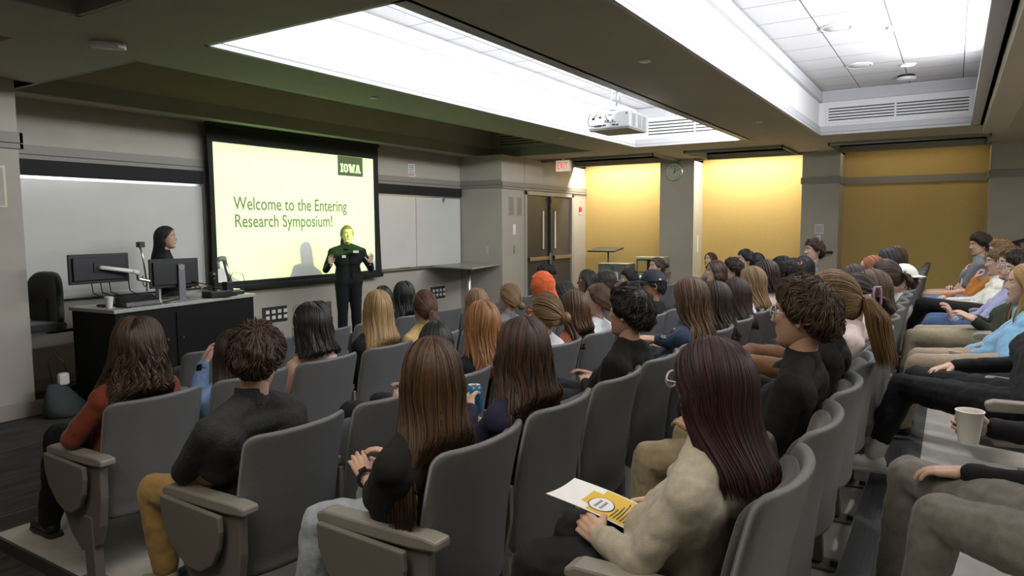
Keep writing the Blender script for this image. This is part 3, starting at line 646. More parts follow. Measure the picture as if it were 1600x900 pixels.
for zz in (.16, .22): b.tube([(.04, -.01, zz), (.0, -.02, zz-.01), (-.012, -.02, zz+.02), (-.006, -.02, zz+.035)], .005, 6)
b.build('cable_hook', M['blackp'], t)
t = thing('cable_bundle', 'loose black cables drooping behind the swing-arm monitor on the desktop', 'cables', (3.5, 6.62, DZ))
b = MB()
for k, (xa, xb, s) in enumerate(((-.16, .20, .0), (-.08, .26, .03), (.0, .36, .01), (.18, .42, .02))):
    b.tube([(xa, .05, .24), (xa+.02, .06, .12), ((xa+xb)/2, .04, .03+s), (xb, .0, .02), (xb+.16, -.05, .05+s)], .005, 6)
b.build('cable', M['black'], t, smooth=True)
t = thing('metal_tray', 'small shiny metal dish on the desktop at the foot of the monitor arm', 'dish', (3.90, 6.36, DZ)); b = MB(); b.lathe([(.05, 0), (.07, .018), (.066, .02), (.045, .004), (.001, .004)], 20, cap=False); b.build('dish', M['steel'], t, smooth=True)

# office chair
t = thing('office_chair', 'black swivel office chair with a curved backrest beside the desk', 'office chair', (3.30, 7.33, 0))
def rr_panel(w, h, th, r, cv=0.0, nx=14, nz=22, lean=0.0, ev=None, R=.018):
    """rounded, curved slab: x across, z up (0..h), y depth; wings forward by cv"""
    zs = [0, R*.3, R*.7, R, r*.4, r*.7, r]; zs = sorted(set([round(z, 5) for z in zs] + [round(h-z, 5) for z in zs] + [round(r+(h-2*r)*i/(nz-10), 5) for i in range(nz-9)]))
    us = sorted(set([-1, -.985, -.95, -.90] + [-.8+1.6*i/(nx) for i in range(nx+1)] + [.90, .95, .985, 1]))
    V = []; F = []
    def pt(u, z, sgn):
        dz = max(0, r-z, z-(h-r)); hw = w/2 - r + math.sqrt(max(0, r*r-dz*dz)); x = u*hw
        edge = min(w/2-abs(x), z, h-z) if dz == 0 else min(r-math.hypot(max(0, abs(x)-(w/2-r)), dz), w/2-abs(x), z, h-z)
        e = min(max(edge, 0)/R, 1); prof = math.sqrt(max(0, 1-(1-e)**2))
        y = sgn*th/2*prof + cv*abs(2*x/w)**2.3 + lean*(1-z/h) + (ev(z/h) if ev else 0)
        return (x, y, z)
    nu = len(us)
    for sgn in (-1, 1):
        for z in zs:
            for u in us: V.append(pt(u, z, sgn))
    n1 = len(V)//2
    for j in range(len(zs)-1):
        for i in range(nu-1):
            a = j*nu+i; F.append((a, a+1, a+nu+1, a+nu)); F.append((n1+a, n1+a+nu, n1+a+nu+1, n1+a+1))
    ring = [i for i in range(nu)] + [j*nu+nu-1 for j in range(1, len(zs))] + [(len(zs)-1)*nu+i for i in range(nu-2, -1, -1)] + [j*nu for j in range(len(zs)-2, 0, -1)]
    for a, c in zip(ring, ring[1:]+ring[:1]): F.append((c, a, n1+a, n1+c))
    return V, F
v, f = rr_panel(.46, .56, .07, .16, .05, lean=.0, R=.03); Rz = Matrix.Rotation(rad(100), 3, 'Z')
raw('backrest', [tuple(Rz @ Vector(p) + Vector((-.02, 0, .70))) for p in v], f, M['cushion'], t)
v, f = rr_panel(.46, .46, .08, .12, 0, R=.03); Rx = Rz @ Matrix.Rotation(rad(-88), 3, 'X')
raw('seat', [tuple(Rx @ Vector(p) + Vector((.03, 0, .74))) for p in v], f, M['cushion'], t)
b = MB(); b.cyl((.25, .0, .12), (.25, .0, .70), .028, n=14); b.box(-.05, .27, -.03, .03, .66, .69); b.box(-.06, -.02, -.03, .03, .66, 1.0); b.build('column', M['blackp'], t, bevel=.003)
for k in range(5):
    a = 2*pi*k/5+.3; b = MB(); b.tube([(.25, 0, .13), (.25+.28*cos(a), .28*sin(a), .075)], .02, 8); lg_ = b.build('leg', M['blackp'], t)
    b = MB(); b.cyl((.25+.28*cos(a)-.02, .28*sin(a), .028), (.25+.28*cos(a)+.02, .28*sin(a), .028), .028, n=14); b.build('castor', M['blackp'], lg_)
# grey tote bag by the wall
t = thing('tote_bag', 'slumped grey-green tote bag with a white item on the carpet by the wall end', 'bag', (3.06, 6.66, 0))
V = []; F = []; n = 28
for j, (z, sx, sy) in enumerate(((0, .15, .09), (.02, .18, .11), (.10, .17, .10), (.18, .13, .07), (.26, .09, .04), (.30, .06, .03))):
    for i in range(n):
        a = 2*pi*i/n; q = 1+.08*sin(3*a+j)+.05*sin(7*a+2*j); V.append((sx*q*cos(a)-.25*z, sy*q*sin(a), z))
for j in range(5): F += [(j*n+i, j*n+(i+1) % n, (j+1)*n+(i+1) % n, (j+1)*n+i) for i in range(n)]
F.append(tuple(reversed(range(n)))); F.append(tuple(range(5*n, 6*n)))
raw('bag_body', V, F, mat('tote_grey', (.045, .052, .052), .85, bump=.4, bump_s=30), t)
b = MB(); b.box(-.06, .03, -.04, .02, .28, .39); b.build('paper_item', M['cup'], t, bevel=.02)
b = MB(); b.tube([(-.1, 0, .3), (-.12, .02, .5), (-.06, .03, .56), (.0, .0, .48), (.04, 0, .31)], .006, 8); b.build('strap', M['blackp'], t, smooth=True)

# standing shelf table in the corner, lectern, bins
t = thing('shelf_table', 'grey wedge-shaped standing table on one post under the whiteboard corner', 'table', (9.98, 7.15, 0))
b = MB(); b.prism([(9.55-9.98, .52), (9.33-9.98, -.50), (10.62-9.98, -.20), (10.62-9.98, .58)], .955, .985); b.build('tabletop', M['laminate'], t, bevel=.004)
b = MB(); b.cyl((-.12, -.05, 0.02), (-.12, -.05, .955), .03, n=18); b.lathe([(.24, 0), (.24, .012), (.03, .03)], 28, (-.12, -.05, 0)); b.build('post', M['steel'], t, smooth=True)
t = thing('lectern', 'slim lectern with a flat dark top on a thin post by the yellow wall', 'lectern', (13.35, 6.05, 0), rz=rad(0))
b = MB(); b.prism([(-.24, -.30), (.24, -.30), (.24, .30), (-.24, .30)], 1.10, 1.13); o = b.build('top', M['darkmetal'], t, bevel=.004)
o.rotation_euler = (0, rad(-7), 0); o.location = (.0, 0, .06)
b = MB(); b.cyl((0, 0, .0), (0, 0, 1.14), .022, n=14); b.lathe([(.22, 0), (.22, .015), (.03, .03)], 28); b.build('post', M['steel'], t, smooth=True)
def bin_(label, x, y, w, d, h, recycle):
    t = thing('recycling_bin' if recycle else 'waste_bin', label, 'bin', (x, y, 0))
    m = mat('bin_grey', (.20, .20, .205), .4, metal=.5)
    b = MB()
    if recycle:
        b.box(-d/2, d/2, -w/2, w/2, 0, h)
        b.build('body', m, t, bevel=.01)
        b = MB(); b.box(-d/2-.01, d/2+.01, -w/2-.01, w/2+.01, h, h+.02); b.build('lid', M['steel'], t, bevel=.004)
        b = MB(); b.box(-d/2-.003, -d/2, -.12, .12, h-.42, h-.14); b.build('sticker', M['cup'], t)
        b = MB(); b.box(-d/2-.005, -d/2-.003, -.06, .05, h-.30, h-.24); b.build('sticker_mark', M['blueb'], t)
        text('sticker_text', 'RECYCLE\nIT HERE', .055, (-d/2-.006, .105, h-.19), .8, t, M['blackp'], rot=(rad(90), 0, rad(-90)))
        b = MB()
        for k in range(3):
            a = rad(90+120*k); a2 = rad(90+120*k+95); pts = []
            P = lambda r, q: (r*cos(q), h-.065+r*sin(q))
            b.prism([P(.034, a+.25), P(.020, a+.25), P(.020, a2-.1), P(.012, a2-.1), P(.027, a2+.35), P(.044, a2-.1), P(.034, a2-.1)], -d/2-.005, -d/2-.001, 'x')
        b.build('recycling_mark', M['blackp'], t)
    else:
        b.box(-d/2, d/2, -w/2, w/2, 0, h-.30); b.box(-d/2, d/2, -w/2, -w/2+.03, h-.30, h-.03); b.box(-d/2, d/2, w/2-.03, w/2, h-.30, h-.03); b.box(-d/2, d/2, -w/2, w/2, h-.05, h)
        b.box(d/2-.02, d/2, -w/2, w/2, h-.3, h-.05)
        b.build('body', M['steel'], t, bevel=.008)
        b = MB(); b.box(-d/2+.02, d/2-.03, -w/2+.03, .04, h-.29, h-.06); b.build('liner', M['black'], t)
        b = MB(); b.box(-d/2+.03, d/2-.03, .05, w/2-.035, h-.29, h-.07); b.build('flap', M['yellow'], t, bevel=.01)
    return t
bin_('grey recycling bin with a recycling mark and white sticker near the lectern', 12.80, 5.62, .62, .40, .90, True)
bin_('taller steel waste bin with an open front beside the recycling bin', 13.0, 4.95, .56, .40, 1.05, False)

# ------------------------------------------------------------------ auditorium chairs
ROWS = {'Z': (4.31, 0.0, 2.95, 19), 'A': (3.11, .065, 1.815, 19), 'B': (2.06, .105, 1.745, 19), 'C': (1.23, .185, 1.755, 19), 'D': (.33, .26, 1.715, 20), 'E': (-.57, .335, 2.15, 19)}
PITCH = .53
def rx(row, k): return ROWS[row][2] + PITCH*k
def chair_meshes():
    me = {}
    def keep(o, k): me[k] = o.data; bpy.data.objects.remove(o)
    # backrest: origin at floor, y=0 is the top corner line; bottom swings forward
    v, f = rr_panel(.475, .55, .030, .045, .062, nx=16, nz=24, lean=.085, ev=lambda q: -.065+.018*math.sin(pi*q))
    # two grooves above the bottom edge
    v2 = []
    for (x, y, z) in v:
        g = sum(math.exp(-((z-z0)/.006)**2) for z0 in (.045, .062)) if abs(x) < .21 else 0
        v2.append((x, y+.004*g, z+.29))
    o = raw('backrest', v2, f, M['chair']); keep(o, 'back')
    v, f = rr_panel(.43, .46, .035, .05, .050, nx=12, nz=20, lean=.07, ev=lambda q: -.028+.018*math.sin(pi*q), R=.016)
    o = raw('back_cushion', [(x, y, z+.35) for x, y, z in v], f, M['cushion']); keep(o, 'cush')
    v, f = rr_panel(.46, .44, .075, .07, 0, nx=10, nz=18, R=.03)
    R = Matrix.Rotation(rad(-86), 3, 'X')
    o = raw('seat', [tuple(R @ Vector(p) + Vector((0, .08, .40))) for p in v], f, M['cushion']); keep(o, 'seat')
    R = Matrix.Rotation(rad(-10), 3, 'X')
    o = raw('seat', [tuple(R @ Vector(p) + Vector((0, .12, .28))) for p in v], f, M['cushion']); keep(o, 'seat_up')
    b = MB(); pl = [(-.05, .575), (.05, .565), (.42, .555), (.43, .575), (.43, .59), (.40, .603), (0, .61), (-.05, .605)]
    b.prism(pl, -.034, .034, 'x'); o = b.build('armrest', M['armrest'], bevel=.008); bake(o); keep(o, 'arm')
    b = MB(); pl = [(.075, .572), (.42, .555), (.43, .575), (.43, .59), (.40, .603), (.075, .607)]
    b.prism(pl, -.030, .030, 'x'); o = b.build('armrest', M['armrest'], bevel=.008); bake(o); keep(o, 'arm_in')
    b = MB(); b.prism([(.03, .57), (.14, .57), (.20, .40), (.17, .30), (.06, .30), (.03, .45)], -.012, .012, 'x'); b.prism([(.05, .02), (.13, .02), (.14, .32), (.06, .32)], -.022, .022, 'x')
    b.box(-.055, .055, .0, .20, 0, .012); o = b.build('pedestal', M['panel'], bevel=.004); bake(o); keep(o, 'ped')
    b = MB(); b.box(-.02, .02, -.005, .02, .012, .018); b.cyl((.0, .015, .01), (.0, .015, .024), .009, n=8); o = b.build('bolt', M['black']); keep(o, 'bolt')
    # aisle end panel and the folded writing tablet
    pts = [(-.02, .60), (.38, .60), (.375, .50)] + [(.02+.02+.16*(1+cos(a)), .33-.17*sin(a)) for a in [rad(q) for q in range(0, 181, 15)]] + [(-.015, .42)]
    pts = [(-.01, .60), (.40, .60), (.385, .47), (.34, .31), (.27, .20), (.19, .145), (.11, .15), (.05, .20), (.015, .29), (-.005, .42)]
    b = MB(); b.prism(pts, -.018, .018, 'x'); o = b.build('end_panel', M['panel'], bevel=.006); bake(o); keep(o, 'endp')
    pts = [(.05, .565), (.40, .575), (.395, .50), (.365, .43), (.30, .365), (.24, .335), (.17, .335), (.10, .375), (.06, .44), (.045, .51)]
    b = MB(); b.prism(pts, -.062, -.040, 'x'); b.box(-.04, -.02, .18, .26, .50, .54); o = b.build('writing_tablet', M['panel'], bevel=.006); bake(o); keep(o, 'tab')
    return me
def bake(o):
    dg = bpy.context.evaluated_depsgraph_get(); me = bpy.data.meshes.new_from_object(o.evaluated_get(dg)); o.modifiers.clear(); o.data = me
    me.name = o.name
CM = chair_meshes()
def link(name, me, parent, loc=(0, 0, 0)):
    o = bpy.data.objects.new(name, me); C.objects.link(o); o.parent = parent; o.location = loc; return o
ROWNAME = {'Z': 'front row on the carpet', 'A': 'second row', 'B': 'third row', 'C': 'fourth row', 'D': 'fifth row', 'E': 'rearmost row, facing the aisle gap'}
ROWNAME['E'] = 'rearmost row'
ORD = 'first second third fourth fifth sixth seventh eighth ninth tenth eleventh twelfth thirteenth fourteenth fifteenth sixteenth seventeenth eighteenth nineteenth twentieth'.split()
OCC = {}                                                        # (row, seat) -> short name of the person seated
def chairs():
    for row, (yt, fl, x0, n) in ROWS.items():
        for k in range(n):
            x = x0+PITCH*k
            if x > 12.4: continue
            if row == 'E' and k == 0: continue
            who = OCC.get((row, k))
            if who: lab = f'grey auditorium seat of {who}'
            else: lab = f'empty grey auditorium seat, {ORD[k]} from the stepped aisle in the {ROWNAME[row]}'
            t = thing('auditorium_chair', lab, 'chair', (x, yt, fl), 'grey auditorium chairs')
            link('backrest', CM['back'], t); link('back_cushion', CM['cush'], t)
            link('seat', CM['seat' if who else 'seat_up'], t)
            link('armrest', CM['arm_in'], t, (PITCH/2, .0, 0))
            p = link('pedestal', CM['ped'], t, (PITCH/2, .02, 0)); link('bolt', CM['bolt'], p)
            if k == 0:
                link('armrest', CM['arm'], t, (-PITCH/2+.01, 0, 0)); link('pedestal', CM['ped'], t, (-PITCH/2+.01, .02, 0))
                link('end_panel', CM['endp'], t, (-PITCH/2+.01, .0, 0)); link('writing_tablet', CM['tab'], t, (-PITCH/2+.01, 0, 0))

# ------------------------------------------------------------------ people
def capsule(p0, r0, p1, r1, n=12, k=4):
    p0 = Vector(p0); p1 = Vector(p1); d = p1-p0
    d = d.normalized() if d.length > 1e-6 else Vector((0, 0, 1)); a = d.orthogonal().normalized(); b = d.cross(a); V = [p0-d*r0]; F = []
    rings = [(p0-d*r0*cos(pi/2*j/k), r0*sin(pi/2*j/k)) for j in range(1, k+1)] + [(p1+d*r1*sin(pi/2*j/k), r1*cos(pi/2*j/k)) for j in range(0, k)]
    for c, r in rings: V += [c+(a*cos(2*pi*i/n)+b*sin(2*pi*i/n))*r for i in range(n)]
    V.append(p1+d*r1); m = len(rings)
    F += [(0, 1+(i+1) % n, 1+i) for i in range(n)]
    for j in range(m-1): F += [(1+j*n+i, 1+j*n+(i+1) % n, 1+(j+1)*n+(i+1) % n, 1+(j+1)*n+i) for i in range(n)]
    F += [(1+(m-1)*n+i, 1+(m-1)*n+(i+1) % n, len(V)-1) for i in range(n)]
    return V, F
def ellipsoid(c, r, R=None, n=16, m=10):
    c = Vector(c); V = []; F = []
    for j in range(m+1):
        t = pi*j/m
        for i in range(n):
            a = 2*pi*i/n; p = Vector((r[0]*sin(t)*cos(a), r[1]*sin(t)*sin(a), r[2]*cos(t))); V.append(c + (R @ p if R is not None else p))
    for j in range(m): F += [(j*n+i, (j+1)*n+i, (j+1)*n+(i+1) % n, j*n+(i+1) % n) for i in range(n)]
    return V, F
_tex = {}
def remesh(parts, voxel, smooth=2, fold=0, fscale=.07, seed=0):
    V = []; F = []
    for v, f in parts:
        o = len(V); V += [tuple(p) for p in v]; F += [tuple(i+o for i in q) for q in f]
    me = bpy.data.meshes.new('tmp'); me.from_pydata(V, [], F); ob = bpy.data.objects.new('tmp', me); C.objects.link(ob)
    m = ob.modifiers.new('r', 'REMESH'); m.mode = 'VOXEL'; m.voxel_size = voxel; m.use_smooth_shade = True
    if smooth: s = ob.modifiers.new('s', 'SMOOTH'); s.factor = .5; s.iterations = smooth
    if fold:
        if fscale not in _tex:
            tx = bpy.data.textures.new('cloth_folds', 'CLOUDS'); tx.noise_scale = fscale; tx.noise_depth = 2; _tex[fscale] = tx
        d = ob.modifiers.new('d', 'DISPLACE'); d.texture = _tex[fscale]; d.strength = fold; d.mid_level = .5
    dg = bpy.context.evaluated_depsgraph_get(); ev = bpy.data.meshes.new_from_object(ob.evaluated_get(dg))
    bpy.data.objects.remove(ob); bpy.data.meshes.remove(me)
    co = np.zeros(len(ev.vertices)*3); ev.vertices.foreach_get('co', co); co = co.reshape(-1, 3)
    F = [tuple(p.vertices) for p in ev.polygons]; bpy.data.meshes.remove(ev)
    return co, F

# --- head, sculpted once, then reused.  +y is the face, z up, origin between the ears
def sculpt_head():
    T = [(-.120, .058, .010, .012), (-.113, .076, -.002, .030), (-.100, .086, -.022, .043), (-.083, .086, -.042, .053), (-.060, .085, -.060, .062), (-.035, .086, -.074, .068), (-.010, .087, -.086, .072),
         (.012, .086, -.094, .074), (.035, .088, -.099, .076), (.055, .088, -.100, .077), (.075, .082, -.094, .074), (.092, .069, -.080, .064), (.105, .050, -.060, .050), (.113, .026, -.034, .031), (.1165, .004, -.010, .010)]
    zs = np.array([t[0] for t in T]); nz = 58; na = 72; Z = np.concatenate([np.linspace(-.120, .09, 46), np.linspace(.0945, .1165, 12)])
    yf = np.interp(Z, zs, [t[1] for t in T]); yb = np.interp(Z, zs, [t[2] for t in T]); w = np.interp(Z, zs, [t[3] for t in T])
    k = np.array([.25, .5, .25])
    for _ in range(2):
        for A in (yf, yb, w): A[1:-1] = np.convolve(A, k, 'valid')
    V = []
    for j, z in enumerate(Z):
        cy = (yf[j]+yb[j])/2; hy = (yf[j]-yb[j])/2
        for i in range(na):
            u = 2*pi*i/na; a = u - .42*sin(u)                      # denser towards the face (a=0 is +y)
            s, c = sin(a), cos(a); e = 2.25 if c > 0 else 2.0
            r = (abs(s)**e+abs(c)**e)**(-1/e); x = w[j]*r*s; y = cy+hy*r*c
            if c > 0:
                g = lambda x0, sx, z0, sz: math.exp(-((abs(x)-x0)/sx)**2-((z-z0)/sz)**2)
                nl = 0
                if -.034 < z < .034: q = (.034-z)/.056; nl = .027*min(q, 1)**1.3 if z > -.022 else .027*max(0, (z+.034)/.012)**.6
                y += nl*math.exp(-(x/(.0085+.004*max(0, -z/.02)))**2)
                y -= .013*g(.031, .016, .017, .012); y += .004*g(.030, .022, .037, .008); y += .003*g(.0, .010, .040, .012)
                y += .0045*g(.040, .016, -.012, .014)
                y += .0065*math.exp(-(x/.019)**2)*(math.exp(-((z+.048)/.0045)**2)+math.exp(-((z+.0605)/.005)**2)) + .004*math.exp(-(x/.03)**2-((z+.054)/.016)**2)
                y -= .003*math.exp(-(x/.02)**2-((z+.0545)/.002)**2); y -= .004*math.exp(-(x/.022)**2-((z+.075)/.006)**2)
                y += .006*math.exp(-(x/.018)**2-((z+.100)/.012)**2); y += .003*g(.021, .008, .012, .006)
            V.append((x, y, z))
    F = []
    for j in range(len(Z)-1): F += [(j*na+i, (j+1)*na+i, (j+1)*na+(i+1) % na, j*na+(i+1) % na) for i in range(na)]
    F.append(tuple(range(na))); F.append(tuple(reversed(range((len(Z)-1)*na, len(Z)*na))))
    lips = set()
    V = np.array(V)
    for fi, q in enumerate(F[:-2]):
        c = V[list(q)].mean(0)
        if abs(c[0]) < .021 - max(0, (abs(c[2]+.055)-.004))*1.2 and -.067 < c[2] < -.0435 and c[1] > .07: lips.add(fi)
    parts = []
    for sx in (-1, 1):                                          # ears
        R = Matrix.Rotation(rad(sx*22), 3, 'Z') @ Matrix.Rotation(rad(-8), 3, 'X')
        v, f = ellipsoid((sx*.076, -.008, -.002), (.008, .019, .032), R, 12, 10)
        v2 = []
        for p in v:
            q = R.inverted() @ (Vector(p)-Vector((sx*.076, -.008, -.002)))
            dd = (q.y/.019)**2+(q.z/.032)**2
            if sx*q.x > 0 and dd < .55: q.x -= sx*.009*(1-dd/.55)
            if q.z < -.018: q.y *= .8
            v2.append(Vector((sx*.080, -.006, -.002)) + R @ q)
        parts.append((v2, f))
    Vl = [tuple(p) for p in V]; mi = [1 if i in lips else 0 for i in range(len(F))]
    for v, f in parts:
        o = len(Vl); Vl += [tuple(p) for p in v]; F += [tuple(i+o for i in q) for q in f]; mi += [0]*len(f)
    return np.array(Vl), F, mi
HEAD = sculpt_head()

# --- hand: wrist at origin, fingers along +x, palm faces -z, thumb on +y.  curl per pose
def make_hand(pose):
    P = []
    curl = {'relax': .55, 'grip': 1.15, 'open': .12, 'fist': 1.5, 'pinch': .8}[pose]
    P += [capsule((-.02, 0, 0), .023, (.02, 0, 0), .024), capsule((.02, .018, 0), .018, (.075, .026, -.002), .0125), capsule((.02, .004, 0), .019, (.082, .008, 0), .0125),
          capsule((.02, -.010, 0), .018, (.080, -.010, 0), .012), capsule((.02, -.020, 0), .015, (.070, -.026, -.003), .0115)]
    for (y, ln, x0, sp) in ((.028, .070, .080, .10), (.009, .078, .086, .02), (-.010, .073, .083, -.05), (-.027, .058, .073, -.14)):
        p = Vector((x0, y, 0)); ang = curl*.35; r = .0092
        for q, (fr, dc) in enumerate(((.42, .75), (.32, .8), (.26, .0))):
            d = Vector((cos(ang)*cos(sp), cos(ang)*sin(sp), -sin(ang))); p2 = p+d*ln*fr; P.append(capsule(p, r, p2, r-.0008)); p = p2; ang += curl*dc; r -= .0008
    tb = {'relax': ((.070, .052, -.022), (.092, .050, -.038)), 'grip': ((.060, .050, -.035), (.088, .036, -.055)), 'open': ((.055, .068, -.010), (.078, .088, -.014)), 'fist': ((.06, .045, -.035), (.085, .02, -.042)), 'pinch': ((.068, .048, -.030), (.098, .036, -.048))}[pose]
    P += [capsule((.01, .016, -.004), .015, (.036, .042, -.012), .0125), capsule((.036, .042, -.012), .0120, tb[0], .0100), capsule(tb[0], .0100, tb[1], .0088)]
    return remesh(P, .0034, 2)
_hands = {}
def hand(pose, wrist, direction, palm, side, scale=1.0):
    if pose not in _hands: _hands[pose] = make_hand(pose)
    co, F = _hands[pose]; x = Vector(direction).normalized(); z = -Vector(palm); z = (z-x*z.dot(x)).normalized(); y = z.cross(x)
    R = np.array([x, y*side, z])
    return (co*scale) @ R + np.array(wrist), [tuple(reversed(q)) for q in F] if side < 0 else F

def sm(a, b, t): t = min(max((t-a)/(b-a), 0), 1); return t*t*(3-2*t)
def slerp(a, b, t):
    d = max(-1, min(1, a.dot(b))); o = math.acos(d)
    if o < 1e-4: return a.copy()
    return (a*sin((1-t)*o)+b*sin(t*o))/sin(o)
def lock(V, F, UV, pts, w, th, u0, n=5, taper=.25, tw=.0):
    """a flattened hair lock along pts; outward from the head axis gives its thin side"""
    base = len(V); m = len(pts); w *= LWS[0]; th *= LWS[0]
    for i, p in enumerate(pts):
        d = (pts[min(i+1, m-1)]-pts[max(i-1, 0)]).normalized(); o = Vector((p.x, p.y+.01, p.z*.35 if p.z > -.02 else -.007)); 
        o = (o-d*o.dot(d)); o = o.normalized() if o.length > 1e-5 else d.orthogonal().normalized(); s = d.cross(o)
        t = i/(m-1); q = min(1, .5+3*t)*(1-(max(0, t-(1-taper))/taper)**2*.85)
        for k in range(n):
            a = 2*pi*k/n; V.append(p+s*(cos(a)*w*q)+o*(sin(a)*th*q)); UV.append((u0+.02*k/n, t))
    for i in range(m-1): F += [(base+i*n+k, base+i*n+(k+1) % n, base+(i+1)*n+(k+1) % n, base+(i+1)*n+k) for k in range(n)]
    F.append(tuple(base+(m-1)*n+k for k in range(n)))
HR = (.0815, .104, .1215); LWS = [1.0]
def on_skull(d, off=0): return Vector((d.x*(HR[0]+off), d.y*(HR[1]+off)-.006, d.z*(HR[2]+off)-.002))
def hair(style, L=.35, n=120, seed=1, vol=0.0, wave='straight', part=.02, face=70, wend=.11, back=.05, dens=1.0, hide_front=0.0, gather=(0, -1, .25), size=.045, lift=.0, am=1.0):
    """returns verts, faces, uvs in head space.  styles: long, short, curlyshort, afro, pony, bun, braid"""
    rg = random.Random(seed); V = []; F = []; UV = []
    amp, fr = {'straight': (.0018, 9), 'wavy': (.010, 22), 'curly': (.014, 46), 'messy': (.005, 16)}[wave]
    amp *= am
    if style == 'long':
        def path(s, side, m, off, Lk, ph, am):
            e = rad(48 + 75*s); r0 = Vector((side*.02+part, cos(e), sin(e))).normalized(); ph1 = rad(face + (180-face)*s**.85)
            r1 = Vector((side*sin(ph1), cos(ph1), -.12)).normalized(); pts = []; tot = .20+Lk
            for i in range(m):
                l = tot*i/(m-1)
                if l < .20:
                    p = on_skull(slerp(r0, r1, sm(-.3, 1.0, l/.20) if False else l/.20), off+vol*min(1, l/.08))
                else:
                    dz = l-.20; P1 = on_skull(r1, off+vol); f2 = rad(100 + 80*s**.8); W = .090+vol*.7+(wend-.100)*sm(0, .3, dz)
                    tx = side*sin(f2)*W; ty = cos(f2)*.115-.012-back*sm(.02, .28, dz)-off; q = sm(0, .18, dz)
                    x = P1.x*(1-q)+tx*q; y = P1.y*(1-q)+ty*q
                    if hide_front and s < .25: y = P1.y*(1-q)+(.03+.03*q)*q; x = P1.x*(1-q)+side*.09*q
                    p = Vector((x+math.copysign(off*abs(sin(f2)), x), y, P1.z-dz))
                g = sm(.12, .35, l); a = am*g; p = p+Vector((noise.noise(Vector((s*5*side, l*4, seed)))*.012*sm(.1, .4, l), 0, 0))
                p = p+Vector((sin(fr*l+ph)*a, cos(fr*l*1.1+ph*1.7)*a*.8, 0)); pts.append(p)
            return pts
        NS = 30; m = 26
        cols = [(i/(NS-1), -1) for i in range(NS)] + [(1-i/(NS-1), 1) for i in range(1, NS)]
        base = 0
        for ci, (s, sd) in enumerate(cols):
            nz = .002*sin(ci*2.3)+.002*sin(ci*.9+seed)
            for i, p in enumerate(path(s, sd, m, nz, L*.90, ci*.25, amp*.5)): V.append(p); UV.append((ci/len(cols), i/(m-1)))
        for c in range(len(cols)-1): F += [(c*m+i, c*m+i+1, (c+1)*m+i+1, (c+1)*m+i) for i in range(m-1)]
        # inner layer so the curtain of hair has depth
        o = len(V)
        for ci, (s, sd) in enumerate(cols):
            for i, p in enumerate(path(s, sd, m, -.012, L*.86, ci*.25, 0)): V.append(Vector((p.x*.97, p.y+(.012 if i > 12 else 0), p.z))); UV.append((ci/len(cols), i/(m-1)))
        for c in range(len(cols)-1): F += [(o+c*m+i, o+(c+1)*m+i, o+(c+1)*m+i+1, o+c*m+i+1) for i in range(m-1)]
        for k in range(int(n*dens)):
            s = rg.random()**.9; sd = rg.choice((-1, 1)); mm = 22 if wave == 'straight' else 34
            pts = path(s, sd, mm, .002+.007*rg.random(), L*rg.uniform(.82, 1.06), (noise.noise(Vector((s*6*sd, seed, 5)))*9+rg.uniform(-.7, .7)) if wave in ('wavy', 'curly') else rg.uniform(0, 6.3), amp*rg.uniform(.6, 1.5))
            w = rg.uniform(.004, .010)*{'wavy': 1.25, 'curly': 1.6}.get(wave, 1); lock(V, F, UV, pts, w, w*.42, rg.random(), taper=.3)
    else:
        pulled = style in ('pony', 'bun', 'braid')
        def zlim(a):                                            # lowest hair latitude by azimuth (0 = face)
            a = abs((a+180) % 360-180); return np.interp(a, [0, 30, 55, 72, 84, 96, 112, 135, 160, 180], [.58, .54, .40, .08, -.06, -.04, -.32, -.52, -.60, -.60])
        G = Vector(gather).normalized()
        NA = 64; m = 14; thick = {'short': .006, 'curlyshort': .016, 'afro': .040, 'pony': .010, 'bun': .010, 'braid': .010}[style]+vol
        for i in range(NA):
            az = 360*i/NA; zl = zlim(az)
            for j in range(m+1):
                t = j/m; el0 = 90; el1 = math.degrees(math.asin(zl)); el = rad(el0+(el1-el0)*t)
                d = Vector((sin(rad(az))*cos(el), cos(rad(az))*cos(el), sin(el)))
                ed = min(1, (1-t)*5); o = -.002+thick*ed**.5
                if style in ('afro', 'curlyshort'): o += (noise.noise(d*7+Vector((seed, 0, 0)))*.012)*ed
                if style == 'short': o += noise.noise(d*5+Vector((seed, 3, 0)))*(.005 if wave == 'straight' else .012)*ed
                V.append(on_skull(d, o))
                if pulled: UV.append((math.atan2(d.x-G.x, d.z-G.z)/(2*pi)*1.0+.5, d.dot(G)*.5+.5))
                else: UV.append((i/NA*1.0, t))
        for i in range(NA): F += [(i*(m+1)+j, i*(m+1)+j+1, ((i+1) % NA)*(m+1)+j+1, ((i+1) % NA)*(m+1)+j) for j in range(m)]
